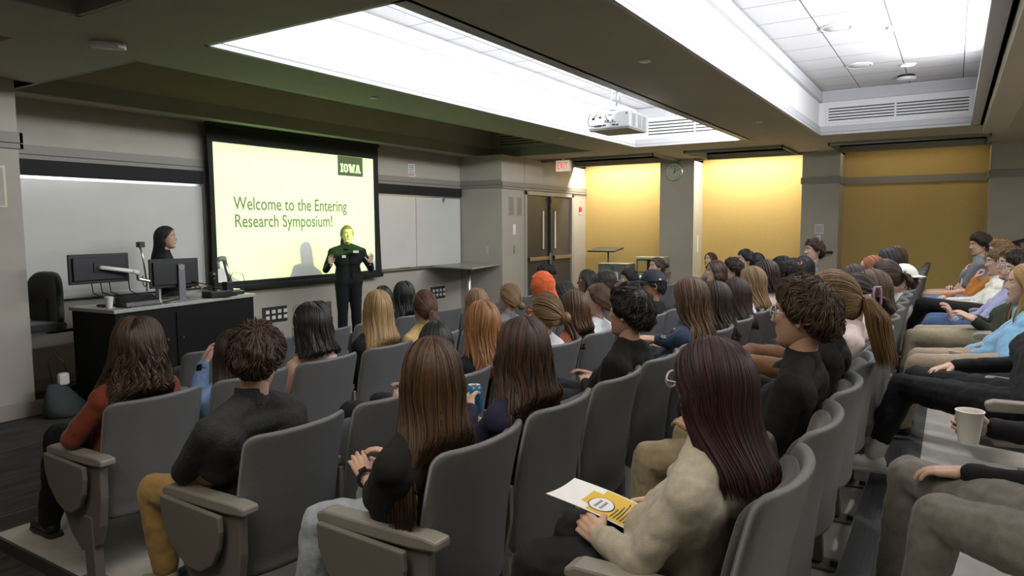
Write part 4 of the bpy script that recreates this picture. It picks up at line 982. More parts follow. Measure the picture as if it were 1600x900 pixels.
        if pulled:
            for k in range(int(n*.8)):
                az = rg.uniform(0, 360); zl = zlim(az)+.02; el = math.asin(max(-1, min(1, zl))); d0 = Vector((sin(rad(az))*cos(el), cos(rad(az))*cos(el), sin(el))).normalized()
                o = .008+rg.random()*.004+lift*rg.random(); pts = [on_skull(slerp(d0, G, i/12), o*min(1, 3*i/12)+vol) for i in range(13)]
                w = rg.uniform(.003, .007); lock(V, F, UV, pts, w, w*.4, rg.random(), taper=.1)
            gp = on_skull(G, .012+vol)
            if style == 'pony':
                for k in range(int(n*.9)+20):
                    a = rg.uniform(0, 6.3); rr = math.sqrt(rg.random()); Lk = L*rg.uniform(.75, 1.05); pts = []
                    for i in range(22 if wave == 'straight' else 32):
                        t = i/(21 if wave == 'straight' else 31); l = t*Lk
                        sp = .010+size*sm(.0, .45, t)*(1-.35*t); y = -.055*sm(0, .12, l)-.045*sm(.1, .35, l); z = .018*sin(min(1, l/.06)*pi)-max(0, l-.05)*1.0
                        pts.append(gp+Vector((cos(a)*rr*sp+sin(fr*l+a*3)*amp*t*1.2, y+sin(a)*rr*sp*.7, z+sin(a)*rr*sp*.3*(1-t)+cos(fr*l+a)*amp*t*.5)))
                    w = rg.uniform(.004, .009); lock(V, F, UV, pts, w, w*.5, rg.random(), taper=.35)
            elif style == 'bun':
                c = gp+G*size*.6
                ax = G.orthogonal().normalized(); ay = G.cross(ax)
                for k in range(int(n*.5)+24):
                    tr = size*rg.uniform(.35, .75); tt = rg.uniform(0, 6.3); ph = rg.uniform(0, 6.3); pts = []
                    for i in range(16):
                        q = tt+3.6*i/15; R1 = size*.55; th2 = ph+1.2*i/15
                        pts.append(c+(ax*cos(q)+ay*sin(q))*(R1+tr*.5*cos(th2))+G*(tr*.6*sin(th2)))
                    w = rg.uniform(.004, .008); lock(V, F, UV, pts, w, w*.7, rg.random(), taper=.2)
                v, f = ellipsoid(c, (size*.85,)*3, None, 14, 10); o = len(V); V += v; UV += [(.5, .5)]*len(v); F += [tuple(i+o for i in q) for q in f]
            else:
                for k in range(int(n*.6)+30):
                    st = k % 3; Lk = L*rg.uniform(.9, 1); pts = []; j1 = rg.uniform(-.007, .007); j2 = rg.uniform(-.006, .006)
                    for i in range(30):
                        t = i/29; q = t*L*55+st*2*pi/3; pts.append(gp+Vector((sin(q)*.017+j1+.03*t, -.03*sm(0, .1, t)+cos(2*q)*.009+j2, -.01-t*Lk)))
                    w = rg.uniform(.004, .006); lock(V, F, UV, pts, w, w*.7, rg.random())
        elif style == 'short':
            def off(dd):
                zl = zlim(math.degrees(math.atan2(dd.x, dd.y))); ed = min(1, max(0, (dd.z-zl)/.35))**.5
                return (thick+noise.noise(dd*5+Vector((seed, 3, 0)))*(.005 if wave == 'straight' else .012))*ed, ed
            mw = {'straight': .35, 'messy': .8, 'wavy': .8, 'curly': 1.2}[wave]
            for k in range(int(n*1.9)):
                az = rg.uniform(-180, 180); zl = zlim(az); z0 = zl+(1-zl)*rg.random(); el = math.asin(z0)
                d0 = Vector((sin(rad(az))*cos(el), cos(rad(az))*cos(el), sin(el)))
                cr = Vector((.1, -.55, .83)).normalized(); flow = d0-cr*.98; flow = flow-d0*flow.dot(d0)
                if flow.length < .05: flow = Vector((.3, 1, 0))
                wv = noise.noise(d0*3.2+Vector((0, seed, 0)))*2.2*mw; flow.normalize(); flow = flow*cos(wv)+d0.cross(flow)*sin(wv)
                flow = flow+Vector((rg.uniform(-1, 1), rg.uniform(-1, 1), rg.uniform(-1, 1)))*.22*mw; flow = (flow-d0*flow.dot(d0)).normalized()
                o0, ed = off(d0); ln = L*rg.uniform(.6, 1.15)*(.35+.65*ed); lf = (.003+.018*mw*rg.random()**2)*ed; pts = []
                for i in range(7):
                    t = i/6; dd = (d0+flow*ln*t/.11).normalized(); zz = zlim(math.degrees(math.atan2(dd.x, dd.y)))-.05
                    if dd.z < zz: dd = Vector((dd.x, dd.y, zz)).normalized()
                    pts.append(on_skull(dd, off(dd)[0]+.0005+lf*sin(pi*(.1+.75*t))))
                w = rg.uniform(.004, .009); lock(V, F, UV, pts, w, w*.45, rg.random(), taper=.6)
        else:
            for k in range(int(n*2.2)):
                az = rg.uniform(-180, 180); zl = zlim(az); z0 = zl+(1-zl)*rg.random(); el = math.asin(z0); d0 = Vector((sin(rad(az))*cos(el), cos(rad(az))*cos(el), sin(el)))
                c = on_skull(d0, thick*rg.uniform(.75, 1.05)); r = rg.uniform(.006, .012); a0 = rg.uniform(0, 6.3); ax = d0.orthogonal().normalized(); ay = d0.cross(ax)
                pts = [c+(ax*cos(a0+i*1.0)+ay*sin(a0+i*1.0))*r+d0*r*.5*sin(i*.8+k)+Vector((0, 0, -.0015*i if style == 'curlyshort' else 0)) for i in range(9)]
                w = rg.uniform(.003, .0055); lock(V, F, UV, pts, w, w*.7, rg.random(), taper=.5)
    return V, F, UV

def orient(R, c, v): return (np.asarray([tuple(p) for p in v]) @ np.array(R).T) + np.array(c)
LOOK = Vector((6.6, 6.9, 1.55))
SH = {'m': (.175, .120, .100), 'f': (.150, .105, .090)}
def person(label, row, x, y, ztop, hairspec, haircol, skincol, top, legs='dark', sex='f', q='mid', yaw=None, pitch=0, roll=0, seat=None, sleeve='long', topname='shirt', extras=(), arms=None, knees=None, collar=None,
           feet=None, shoe=(.02, .02, .02), face=True, stand=False, root=None, legname='trousers', lean=None, hipy=.20, sock=None, neck=0.0, fold=.012, hat=None, hipz=.52, hem=None, cut=1.0, torso_yaw=0.0, bulk=1.0):
    """y, ztop: where the head stands; x, y, ztop in room metres. q: near / mid / far"""
    yt, fl = (ROWS[row][0], ROWS[row][1]) if row else (0, 0)
    if row:
        k = round((x-ROWS[row][2])/PITCH) if seat is None else seat; sx = rx(row, k); OCC[(row, k)] = label[1] if isinstance(label, tuple) else label
        if isinstance(label, tuple): label = label[0]
        base = Vector((sx, yt+hipy, fl))
    else: base = Vector(root)
    if isinstance(label, tuple): label = label[0]
    t = thing('person', label, 'person', tuple(base))
    vox = {'near': .009, 'mid': .013, 'far': .018}[q]; nl = {'near': 1150, 'mid': 560, 'far': 200}[q]; LW = {'near': .30, 'mid': .42, 'far': .85}[q]
    hc = Vector((x, y, ztop-.128))-base
    if yaw is None:
        d = LOOK-(hc+base); yaw = math.degrees(math.atan2(-d.x, d.y))*.85
    R = Matrix.Rotation(rad(yaw), 3, 'Z') @ Matrix.Rotation(rad(pitch), 3, 'X') @ Matrix.Rotation(rad(roll), 3, 'Y')
    fwd = Matrix.Rotation(rad(yaw), 3, 'Z') @ Vector((0, 1, 0))
    sw, cd, cr = SH[sex]; sw *= bulk
    nb = hc - fwd*.028 + Vector((0, 0, -.172+neck)); hip = Vector((0, 0, hipz)) if not stand else Vector((hc.x*.6, hc.y*.6, hipz))
    if row: hip.y = .035
    TY = Matrix.Rotation(rad(torso_yaw), 3, 'Z'); X = TY @ Vector((1, 0, 0)); Yv = TY @ Vector((0, 1, 0))
    tr = hip.lerp(nb, .5); tr.y += .02 if not stand else 0
    if row: nb.y += .030
    shd = [nb+X*s*sw+Vector((0, 0, -.062))-Yv*.005 for s in (-1, 1)]; ch = nb+Vector((0, 0, -.19))+Yv*.012
    if row: ch.y += .052
    def torso(g, low=True):
        P = []
        for s in (-1, 1):
            P.append(capsule(hip+X*s*.075, .105+g, tr+X*s*.055, .092+g)); P.append(capsule(tr+X*s*.055, .092+g, ch+X*s*(sw*.42), cr+g)); P.append(capsule(ch+X*s*(sw*.42), cr+g-.004, shd[(s+1)//2]+X*(-s)*.035+Vector((0, 0, -.03)), .070+g))
            P.append(capsule(nb+Vector((0, 0, .02)), .048+g*.6, shd[(s+1)//2]+Vector((0, 0, .0)), .050+g)); 
        if sex == 'f': P += [ellipsoid(ch+X*s*.062+Yv*.070+Vector((0, 0, -.01)), (.055+g, .050+g, .055+g)) for s in (-1, 1)]
        P.append(capsule(shd[0], .052+g, shd[1], .052+g))
        return P
    # arms: elbow and wrist
    A = []
    for si, s in ((0, -1), (1, 1)):
        a = (arms or {}).get(si, {}); S_ = shd[si]
        el = Vector(a['el'])-base if 'el' in a else S_+X*s*.025+Yv*.05+Vector((0, 0, -.27)); wr = Vector(a['wr'])-base if 'wr' in a else Vector((s*.07+hip.x, el.y+.22, max(hip.z+.14, el.z-.04)))
        pose = a.get('pose', 'relax'); dr = Vector(a.get('dir', (wr-el).normalized()+Vector((-s*.35, 0, -.1)))); pm = Vector(a.get('palm', (-s*.25, 0, -1)))
        A.append((S_, el, wr, pose, dr, pm, a.get('side', s)))
    aw = .9 if sex == 'f' else 1.0
    def armset(g, wrist=True, upto=1.0):
        P = []
        for S_, el, wr, *_ in A:
            P.append(capsule(S_, .050*aw+g, el, .039*aw+g))
            e2 = el.lerp(wr, upto)
            if upto > .05: P.append(capsule(el, .039*aw+g, e2, (.039+(.026-.039)*upto)*aw+g))
        return P
    # legs
    Lg = []
    for si, s in ((0, -1), (1, 1)):
        if stand: kn = hip+Vector((s*.09, .02, -.43)); ft = hip+Vector((s*.10, 0, -hipz+.08))
        else: kn = hip+Vector((s*.115, .44, .035)); ft = Vector((s*.115, .48, .09))
        if knees and si in knees: kn = Vector(knees[si])-base
        if feet and si in feet: ft = Vector(feet[si])-base
        Lg.append((hip+X*s*.085, kn, ft))
    def legset(g, hemg=0, cut=1.0):
        P = []
        for h, kn, ft in Lg:
          ft = kn.lerp(ft, cut); P += [capsule(h, .092+g, kn, .060+g), capsule(kn, .060+g, kn.lerp(ft, .45), .055+g), capsule(kn.lerp(ft, .45), .055+g, ft, .040+g+hemg)]
        P.append(capsule(Lg[0][0], .10+g, Lg[1][0], .10+g))
        return P
    # --- body (skin): one mesh
    parts = torso(-.014) + armset(-.004) + legset(-.010) + [capsule(nb+Vector((0, 0, -.02)), .056 if sex == 'm' else .049, hc-fwd*.012+Vector((0, 0, -.05)), .050 if sex == 'm' else .044)]
    co, F = remesh(parts, max(vox, .011), 2)
    Vb = [tuple(p) for p in co]; mi = [0]*len(F)
    hs = 1.0 if sex == 'm' else .96
    hv = orient(R, hc, HEAD[0]*hs); o = len(Vb); Vb += [tuple(p) for p in hv]; F = F+[tuple(i+o for i in f) for f in HEAD[1]]; mi += HEAD[2]
    if q != 'far' or arms:
        for S_, el, wr, pose, dr, pm, sd in A:
            hvv, hf = hand(pose, wr, dr, pm, sd, .95 if sex == 'm' else .88); o = len(Vb); Vb += [tuple(p) for p in hvv]; F += [tuple(i+o for i in f) for f in hf]; mi += [0]*len(hf)
    sk = skin(skincol); lipm = skin(tuple(c*f for c, f in zip(skincol, (.82, .52, .55))))
    raw('body', Vb, F, [sk, lipm], t, mi=mi)
    # --- clothes
    tm = top if not isinstance(top, tuple) else cloth(top)
    g = .012; up_to = {'long': .93, 'short': 0.0, 'none': -1, 'three': .55}[sleeve]
    P = torso(g)
    if sleeve == 'short': P += [capsule(S_, .056*aw+g, S_.lerp(el, .62), .050*aw+g) for S_, el, *_ in A]
    elif sleeve != 'none': P += armset(g, upto=up_to)
    P.append(capsule(nb+Vector((0, 0, .0)), .060, nb+fwd*.004+Vector((0, 0, .022)), .056))
    if sleeve == 'none': P = [capsule(hip+X*s*.075, .105+g, tr+X*s*.055, .092+g) for s in (-1, 1)]+[capsule(tr+X*s*.055, .092+g, ch+X*s*sw*.4+Vector((0, 0, -.04)), cr) for s in (-1, 1)]
    if collar == 'hood':
        for s in (-1, 1): P.append(capsule(nb-Yv*.07+Vector((0, 0, .0)), .045, nb+X*s*.075-Yv*.01+Vector((0, 0, .01)), .034)); P.append(capsule(nb+X*s*.075-Yv*.01+Vector((0, 0, .01)), .034, nb+X*s*.045+Yv*.065+Vector((0, 0, -.045)), .026))
        P += [ellipsoid(nb-Yv*.085+Vector((0, 0, -.065)), (.105, .036, .075))]
    co, Fs = remesh(P, vox, 2 if q != 'near' else 3, fold=fold if q != 'far' else 0, fscale=.06, seed=1)
    raw(topname, co, Fs, tm, t)
    if collar in ('polo', 'shirt', 'mock'):
        h = {'polo': .030, 'shirt': .036, 'mock': .050}[collar]; cv = []; cf = []; n = 28
        prof = [(.066, -.012), (.062, h*.6), (.056, h), (.060, h+.003), (.068, h*.6), (.076, -.016)] if collar != 'mock' else [(.062, -.01), (.060, h), (.056, h+.003), (.054, h-.01)]
        for j, (r, z) in enumerate(prof):
            for i in range(n):
                a = 2*pi*i/n; fd = max(0, cos(a)); op = .022*fd**3 if collar != 'mock' else 0
                pz = z*(1-.6*fd**2)-.035*fd+.008; cv.append(nb+Matrix.Rotation(rad(yaw*.5), 3, 'Z') @ Vector((sin(a)*r, cos(a)*(r+op), pz+.012)))
        for j in range(len(prof)-1): cf += [(j*n+i, j*n+(i+1) % n, (j+1)*n+(i+1) % n, (j+1)*n+i) for i in range(n)]
        raw('collar', [tuple(p) for p in cv], cf, tm, t)
    if legs is not None:
        lm = cloth((.02, .02, .024)) if legs == 'dark' else (cloth(legs) if isinstance(legs, tuple) else legs)
        co, Fs = remesh(legset(.010, .012 if hem else .004, cut), vox if q != 'far' else .02, 2, fold=fold*1.7 if q == 'near' else (fold if q == 'mid' else 0), fscale=.08)
        raw(legname, co, Fs, lm, t)
        if q != 'far' or row in ('A', 'E'):
            shm = mat('shoe', shoe, .5) if ('sh', shoe) not in _mc else _mc[('sh', shoe)]; _mc[('sh', shoe)] = shm
            for h, kn, ft in Lg:
                d = (ft-kn); d.z = 0; fd = Vector((0, 1, 0)) if not feet else (Vector((0, 1, 0))+d*.5).normalized(); gz = max(0, ft.z-.085) if feet else 0
                a0 = Vector((ft.x, ft.y-.02, gz+.045)); co, Fs = remesh([capsule(ft+Vector((0, 0, .0)), .043, a0, .040), capsule(a0, .040, a0+fd*.10+Vector((0, 0, -.004)), .038), capsule(a0+fd*.10+Vector((0, 0, -.004)), .038, a0+fd*.185+Vector((0, 0, -.014)), .028)], .011, 2)
                co[:, 2] = np.maximum(co[:, 2], gz+.004); so = raw('shoe', co, Fs, shm, t)
                if q == 'near':
                    rt_ = Vector((fd.y, -fd.x, 0)); pr3 = [(-.055, .030), (-.02, .041), (.05, .038), (.11, .044), (.17, .036), (.205, .015)]; pl = [a0+fd*u+rt_*w for u, w in pr3]+[a0+fd*u-rt_*w for u, w in pr3[::-1]]
                    b = MB(); b.prism([(p.x, p.y) for p in pl], gz+.001, gz+.022); b.build('sole', _m('sole%s' % (shoe[0] > .3), (.6, .6, .6) if shoe[0] > .3 else (.02, .02, .02), .6), so, bevel=.006)
                    b = MB()
                    for k in range(5):
                        c0 = a0+fd*(.035+.022*k)+Vector((0, 0, .040-.005*k)); b.tube([c0-rt_*.024+Vector((0, 0, -.010)), c0-rt_*.01+fd*.004, c0+rt_*.012-fd*.004, c0+rt_*.026+Vector((0, 0, -.010))], .0035, 6)
                    b.tube([a0+fd*.03+rt_*.004+Vector((0, 0, .045)), a0+fd*.02+rt_*.035+Vector((0, 0, .05)), a0+fd*.05+rt_*.045+Vector((0, 0, .035))], .003, 6)
                    b.build('laces', _m('lace', tuple(min(1, c*1.25) for c in shoe) if shoe[0] > .3 else (.03, .03, .03), .7), so, smooth=True)
                if sock: co, Fs = remesh([capsule(ft.lerp(kn, .28), .048, ft, .045)], .010, 1); raw('sock', co, Fs, cloth(sock), t)
    # --- hair / headwear
    if hairspec:
        sp = dict(hairspec); st = sp.pop('style'); sp['n'] = int(nl*sp.pop('dens', 1)); LWS[0] = LW; sp.setdefault('seed', len(label)+int(x*10)); 
        v, f, uv = hair(st, **sp); vv = orient(R if st != 'long' else Matrix.Rotation(rad(yaw), 3, 'Z') @ Matrix.Rotation(rad(pitch*.5), 3, 'X') @ Matrix.Rotation(rad(roll*.5), 3, 'Y'), hc, v)
        if row and st == 'long':              # hair lies between the back and the seat, never through it
            top_ = .88; xx = np.minimum(np.abs(vv[:, 0])/.2375, 1.0)**2.3*.05; lim = -hipy-.013+xx+.070*(1-np.clip((vv[:, 2]-.29)/.55, 0, 1))
            w_ = np.clip((top_-vv[:, 2])/.05, 0, 1)*(np.abs(vv[:, 0]) < .27); jit = (np.abs(np.sin(vv[:, 0]*411.7))*.012); ny = np.maximum(vv[:, 1], lim+jit); vv[:, 1] = vv[:, 1]*(1-w_)+ny*w_
        raw('hair', vv, f, hairmat(*haircol), t, uv=uv)
    def at_head(bm_, name, m, smooth=True):
        vv = orient(R, hc, bm_.v); return raw(name, vv, bm_.f, m, t, smooth=smooth)
    if face:
        for s in (-1, 1):
            b = MB(); v, f = ellipsoid((s*.0305*hs, .0715*hs, .0165*hs), (.0120, .0105, .0075), None, 14, 10); b.add(v, f); at_head(b, 'eye', _m('eye_white', (.75, .72, .68), .25))
            b = MB(); v, f = ellipsoid((s*.0305*hs, .0790*hs, .0165*hs), (.0048, .0035, .0050), None, 12, 8); b.add(v, f); at_head(b, 'iris', _m('iris', (.03, .018, .01), .2))
            b = MB(); b.tube([(s*.014*hs, .0855*hs, .033*hs), (s*.030*hs, .0850*hs, .0375*hs), (s*.046*hs, .0745*hs, .033*hs)], .0026, 6); at_head(b, 'eyebrow', hairmat(*haircol) if haircol else _m('brow', (.02, .015, .01), .6))
    for e in extras:
        if e[0] == 'glasses':
            b = MB()
            for s in (-1, 1):
                c = Vector((s*.033, .098, .014)); pts = [c+Vector((cos(a)*.026, -abs(cos(a))*.004*(1 if cos(a)*s > 0 else 0), sin(a)*.020)) for a in [2*pi*i/20 for i in range(21)]]; b.tube(pts, e[2] if len(e) > 2 else .0022, 6)
                b.tube([c+Vector((s*.026, -.004, .006)), (s*.078, .075, .018), (s*.083, -.005, .014), (s*.080, -.020, .0)], .0022, 6)
            b.tube([(-.008, .099, .018), (0, .103, .020), (.008, .099, .018)], .002, 6); at_head(b, 'glasses', _m('glasses_'+e[1], {'black': (.01, .01, .01), 'clear': (.42, .42, .48), 'silver': (.5, .5, .5)}[e[1]], .25))
        elif e[0] == 'headglasses':
            b = MB()
            for s in (-1, 1):
                pts = [Vector((s*.035+cos(a)*.030, .085-.02*sin(a), .098+sin(a)*.022)) for a in [2*pi*i/16 for i in range(17)]]; b.tube(pts, .003, 6); b.tube([(s*.062, .085, .10), (s*.094, .03, .075), (s*.100, -.02, .03)], .0028, 6)
            at_head(b, 'sunglasses', _m('sun_frame', (.25, .25, .27), .2))
        elif e[0] == 'clip':
            b = MB(); G = Vector(e[1]).normalized(); c = on_skull(G, .030); ax = Vector((0, 0, 1)); ax = (ax-G*ax.dot(G)).normalized(); ay = G.cross(ax); w, h = e[3]
            for s in (-1, 1):
                pts = [c+ax*(h*p)+ay*(s*w*.9)*(1 if abs(p) < .9 else .75)+G*(.012-.035*abs(1)*0) for p in (-1, -.5, 0, .5, 1)]; b.tube(pts, .006, 8)
            for p in (-1, 1): b.tube([c+ax*(h*p)-ay*w*.8+G*.012, c+ax*(h*p)+ay*w*.8+G*.012], .0065, 8)
            for k in range(4): p = -.8+1.6*k/3; b.tube([c+ax*(h*p)+G*.004+ay*w*.5, c+ax*(h*p)-G*.02+ay*w*.3], .004, 6)
            b.box(-.010, .010, -.004, .014, -.018, .018, R=Matrix((ay, G, ax)).transposed(), loc=tuple(c+ay*w*2.0+G*.004)); b.tube([c+ay*w, c+ay*w*2], .005, 8)
            at_head(b, 'hair_clip', e[2])
        elif e[0] == 'beads':
            b = MB()
            for k in range(7): v, f = ellipsoid(on_skull(Vector((.25, -.95, .30-.15*k)).normalized(), .035), (.010,)*3, None, 10, 8); b.add(v, f)
            at_head(b, 'hair_clip', _m('pearl', (.75, .70, .58), .3))
        elif e[0] == 'tie':
            b = MB(); G = Vector(e[1]).normalized(); c = on_skull(G, .016+(e[3] if len(e) > 3 else 0)); ax = G.orthogonal().normalized(); ay = G.cross(ax); b.tube([c+(ax*cos(a)+ay*sin(a))*.017 for a in [2*pi*i/14 for i in range(15)]], .006, 8); at_head(b, 'hair_tie', e[2])
        elif e[0] == 'cap':
            b = MB(); n = 36; m = 12
            for j in range(m+1):
                el = rad(90-80*j/m)
                for i in range(n):
                    a = 2*pi*i/n; b.v.append((sin(a)*cos(el)*.099, cos(a)*cos(el)*.118-.004, sin(el)*.118+.028))
            for j in range(m): b.f += [(j*n+i, (j+1)*n+i, (j+1)*n+(i+1) % n, j*n+(i+1) % n) for i in range(n)]
            b.mi = [0]*len(b.f); at_head(b, 'cap', e[1])
            b = MB(); br = []; fs = 1 if len(e) < 4 or not e[3] else -1
            for rr_ in (0, 1):
                for i in range(13): a = rad(-62+124*i/12); br.append((sin(a)*(.094+.004*rr_), fs*(cos(a)*(.108+.075*rr_)-.004), .050-.014*rr_*rr_))
            b.add(br, [(i, i+1, 14+i, 13+i) for i in range(12)]); b.add([(p[0], p[1], p[2]-.006) for p in br], [(i, 13+i, 14+i, i+1) for i in range(12)]); at_head(b, 'cap_brim', e[1])
            if len(e) > 2 and e[2]:
                b = MB(); v, f = ellipsoid((-.093, -.045, .062), (.004, .011, .008)); b.add(v, f); v, f = ellipsoid((0, .108, .075), (.022, .012, .018)); b.add(v, f); v, f = ellipsoid((0, -.122, .045), (.008, .004, .006)); b.add(v, f); at_head(b, 'cap_mark', M['whitep'])
        elif e[0] == 'hijab':
            P = [ellipsoid((0, -.014, .012), (.104, .122, .134)), capsule((0, -.02, -.08), .095, nbl := (Matrix(R).inverted() @ (nb-hc)) + Vector((0, -.01, -.02)), .105), capsule((0, -.08, -.05), .06, (0, -.12, -.16), .07)]
            co, Fs = remesh(P, .009, 4, fold=.016, fscale=.05); keep = []
            for fq in Fs:
                c = co[list(fq)].mean(0)
                if c[1] > .045 and abs(c[0]) < .062 and -.115 < c[2] < .082: continue
                keep.append(fq)
            vv = orient(R, hc, co); raw('headscarf', vv, keep, e[1], t)
        elif e[0] == 'lanyard':
            b = MB(); bd = Vector((hc.x, ch.y+.13, ch.z-.17))
            for s in (-1, 1): b.tube([nb+X*s*.065+Vector((0, -.01, .01)), nb+X*s*.062+Yv*.085+Vector((0, 0, -.07)), ch+X*s*.035+Yv*.125, bd+Vector((0, 0, .05))], .0035, 6)
            ln = b.build('lanyard', M['whitep'], t, smooth=True)
            b = MB(); b.box(bd.x-.045, bd.x+.045, bd.y-.002, bd.y+.002, bd.z-.06, bd.z+.05, R=None); b.build('badge', M['paper'], ln)
        elif e[0] == 'watch':
            S_, el, wr, *_ = A[e[1]]; d = (wr-el).normalized(); c = wr-d*.035; a = d.orthogonal().normalized(); bb = d.cross(a); b = MB()
            b.tube([c+(a*cos(k)+bb*sin(k))*.030 for k in [2*pi*i/16 for i in range(17)]], .0065, 8); w_ = b.build('wristwatch', e[2], t, smooth=True)
            o3 = Vector((-.6, -.2, .75)); o3 = (o3-d*o3.dot(d)).normalized(); s3 = d.cross(o3); Rm = Matrix((d, s3, o3)).transposed(); b = MB(); b.box(-.019, .019, -.015, .015, .028, .038, R=Rm, loc=tuple(c)); b.build('watch_face', _m('watch_glass', (.01, .01, .012), .1), w_, bevel=.003)
        elif e[0] == 'patch':                                   # small mark on the garment: position, size, material, normal
            b = MB(); c = Vector(e[1])-base; b.box(-e[2][0]/2, e[2][0]/2, -.003, .003, -e[2][1]/2, e[2][1]/2, R=Matrix.Rotation(rad(e[5] if len(e) > 5 else 0), 3, 'Z'), loc=tuple(c)); b.build(e[6] if len(e) > 6 else 'badge', e[3], t, bevel=.002)
        elif e[0] == 'earring':
            b = MB(); v, f = ellipsoid((e[1]*.084, -.006, -.036), (.004,)*3, None, 8, 6); b.add(v, f); at_head(b, 'earring', M['chrome'])
        elif e[0] == 'headphone': pass
    return t, A, nb, hc, base
def _m(name, col, rough):
    if name not in _mc: _mc[name] = mat(name, col, rough)
    return _mc[name]

# ------------------------------------------------------------------ the audience
BLK = ((.0045, .0042, .0045), (.022, .020, .020)); DKB = ((.010, .0065, .0045), (.045, .026, .015)); DBR = ((.016, .009, .006), (.075, .036, .016)); BRN = ((.035, .018, .009), (.13, .065, .03))
LBR = ((.075, .042, .018), (.24, .14, .065)); BLD = ((.20, .115, .045), (.52, .35, .16)); DBL = ((.12, .068, .03), (.34, .21, .10)); STR = ((.13, .055, .018), (.42, .20, .075)); RED = ((.16, .045, .015), (.42, .15, .05)); MAR = ((.010, .004, .005), (.050, .014, .018))
LT = (.56, .36, .27); MD = (.44, .26, .18); TN = (.33, .19, .11); BR = (.17, .09, .05); DK = (.055, .028, .018)
def lng(L, wave='straight', **k): return dict(style='long', L=L, wave=wave, **k)
def sht(L=.05, wave='messy', **k): return dict(style='short', L=L, wave=wave, **k)
chz = lambda r: ROWS[r][1]
def P(label, row, x, h, hs, hc, sk, top, y=None, **k):
    yy = ROWS[row][0]+.11 if y is None else y
    return person(label, row, x, yy, chz(row)+h, hs, hc, sk, top, **k)

# nearest three rows' aisle end
P(('person with long curly brown hair in a rust-red top by the black desk', 'the curly-haired person in rust red'), 'A', 1.81, 1.19, lng(.31, 'curly', vol=.024, wend=.18, back=.045, part=.0, am=1.5), DBR, LT, cloth((.17, .033, .016)), q='near', seat=0,
  arms={0: dict(el=(1.545, 3.33, .72), wr=(1.70, 3.56, .74))}, shoe=(.008, .008, .008), feet={0: (1.70, 3.95, .15), 1: (1.95, 3.95, .15)}, legs=(.006, .006, .007), face=False)
P(('person with straight dark hair stretching a light blue striped sleeve over the next seat', 'the person with the pale blue sleeve'), 'A', 2.31, 1.07, lng(.26, part=.0), DKB, LT, cloth((.20, .33, .62)), seat=1, arms={0: dict(el=(2.20, 3.36, .80), wr=(2.27, 3.42, .93), dir=(.5, .1, .6), palm=(.4, -.8, 0))}, face=False,
  extras=(('watch', 0, _m('bead_brown', (.05, .03, .02), .5)),))
P(('person with wavy black hair, sunglasses pushed up and bare shoulders', 'the bare-shouldered person with black hair'), 'A', 2.86, 1.16, lng(.17, 'wavy', vol=.016, wend=.16, part=.01), BLK, LT, cloth((.05, .05, .05)), seat=2, sleeve='none', extras=(('headglasses',),), q='mid', yaw=-12, pitch=-8, face=False)
P(('person with long straight blonde hair in a black top, second row', 'the long-haired blonde person'), 'A', 3.43, 1.19, lng(.32, 'straight', vol=.006, wend=.16, back=.06, part=.02), BLD, LT, cloth((.012, .012, .012)), seat=3, q='mid', face=False, yaw=-34)
P(('person with a low red-brown ponytail and pale yellow jumper', 'the ponytailed person in pale yellow'), 'A', 3.91, 1.15, dict(style='pony', L=.20, gather=(0, -1, -.25), size=.03), ((.035, .015, .008), (.16, .065, .028)), LT, cloth((.62, .42, .17)), seat=4, extras=(('tie', (0, -1, -.25), _m('tie_yellow', (.7, .5, .15), .6)),), yaw=-25)
P(('person with shoulder-length blonde hair partly hidden behind the strawberry blonde person', 'the half-hidden blonde person'), 'A', 4.57, 1.11, lng(.16, 'straight', vol=.004), DBL, LT, (.04, .04, .05), seat=5, face=False)
P(('person with a low braided blonde bun in a grey top with black stripes', 'the blonde person with the braided bun'), 'A', 5.05, 1.11, dict(style='bun', gather=(.0, -1, -.42), size=.036, wave='wavy', n=160, vol=.003), DBL, LT, cloth((.17, .17, .18)), seat=6, yaw=-2, sleeve='short')
P(('person wearing a bright orange headscarf', 'the person in the orange headscarf'), 'A', 5.61, 1.17, None, None, MD, cloth((.60, .10, .03)), seat=7, extras=(('hijab', cloth((.62, .115, .03), name='scarf')),), yaw=15)
P(('person with black hair and glasses, low between the orange headscarf and the person looking down', 'the person with black hair and glasses'), 'A', 6.05, 1.07, lng(.12, vol=.002), BLK, TN, (.05, .05, .06), seat=8, extras=(('glasses', 'black'),), yaw=25)
P(('person with sleek long black hair seen in profile', 'the profile person with sleek black hair'), 'A', 6.57, 1.15, lng(.24, vol=.003, face=80), BLK, BR, (.30, .31, .33), seat=9, yaw=38, extras=(('earring', -1),))
P(('person with curly dark brown shoulder-length hair and a white top', 'the person with curly dark hair in white'), 'A', 7.03, 1.12, lng(.12, 'curly', vol=.012, wend=.12), DKB, LT, (.6, .6, .6), seat=10, face=False)
P(('person with short black hair, glimpsed in front of the recycling bin', 'the short-haired person by the recycling bin'), 'A', 7.68, 1.09, sht(.04, 'straight', vol=.006), BLK, LT, (.03, .03, .035), seat=11, yaw=40)
P(('person with a brown bun, hair pins and lavender shirt, in profile before the clock column', 'the person with the pinned bun'), 'A', 8.60, 1.19, dict(style='bun', gather=(0, -1, .12), size=.034), DBR, LT, (.55, .52, .72), seat=13, yaw=42, q='mid', extras=(('earring', -1),))
P(('smiling person with light brown hair in front of the bright yellow niche', 'the smiling person by the yellow niche'), 'A', 10.96, 1.17, lng(.14, vol=.003), BRN, LT, (.35, .25, .2), seat=17, yaw=60, pitch=8)
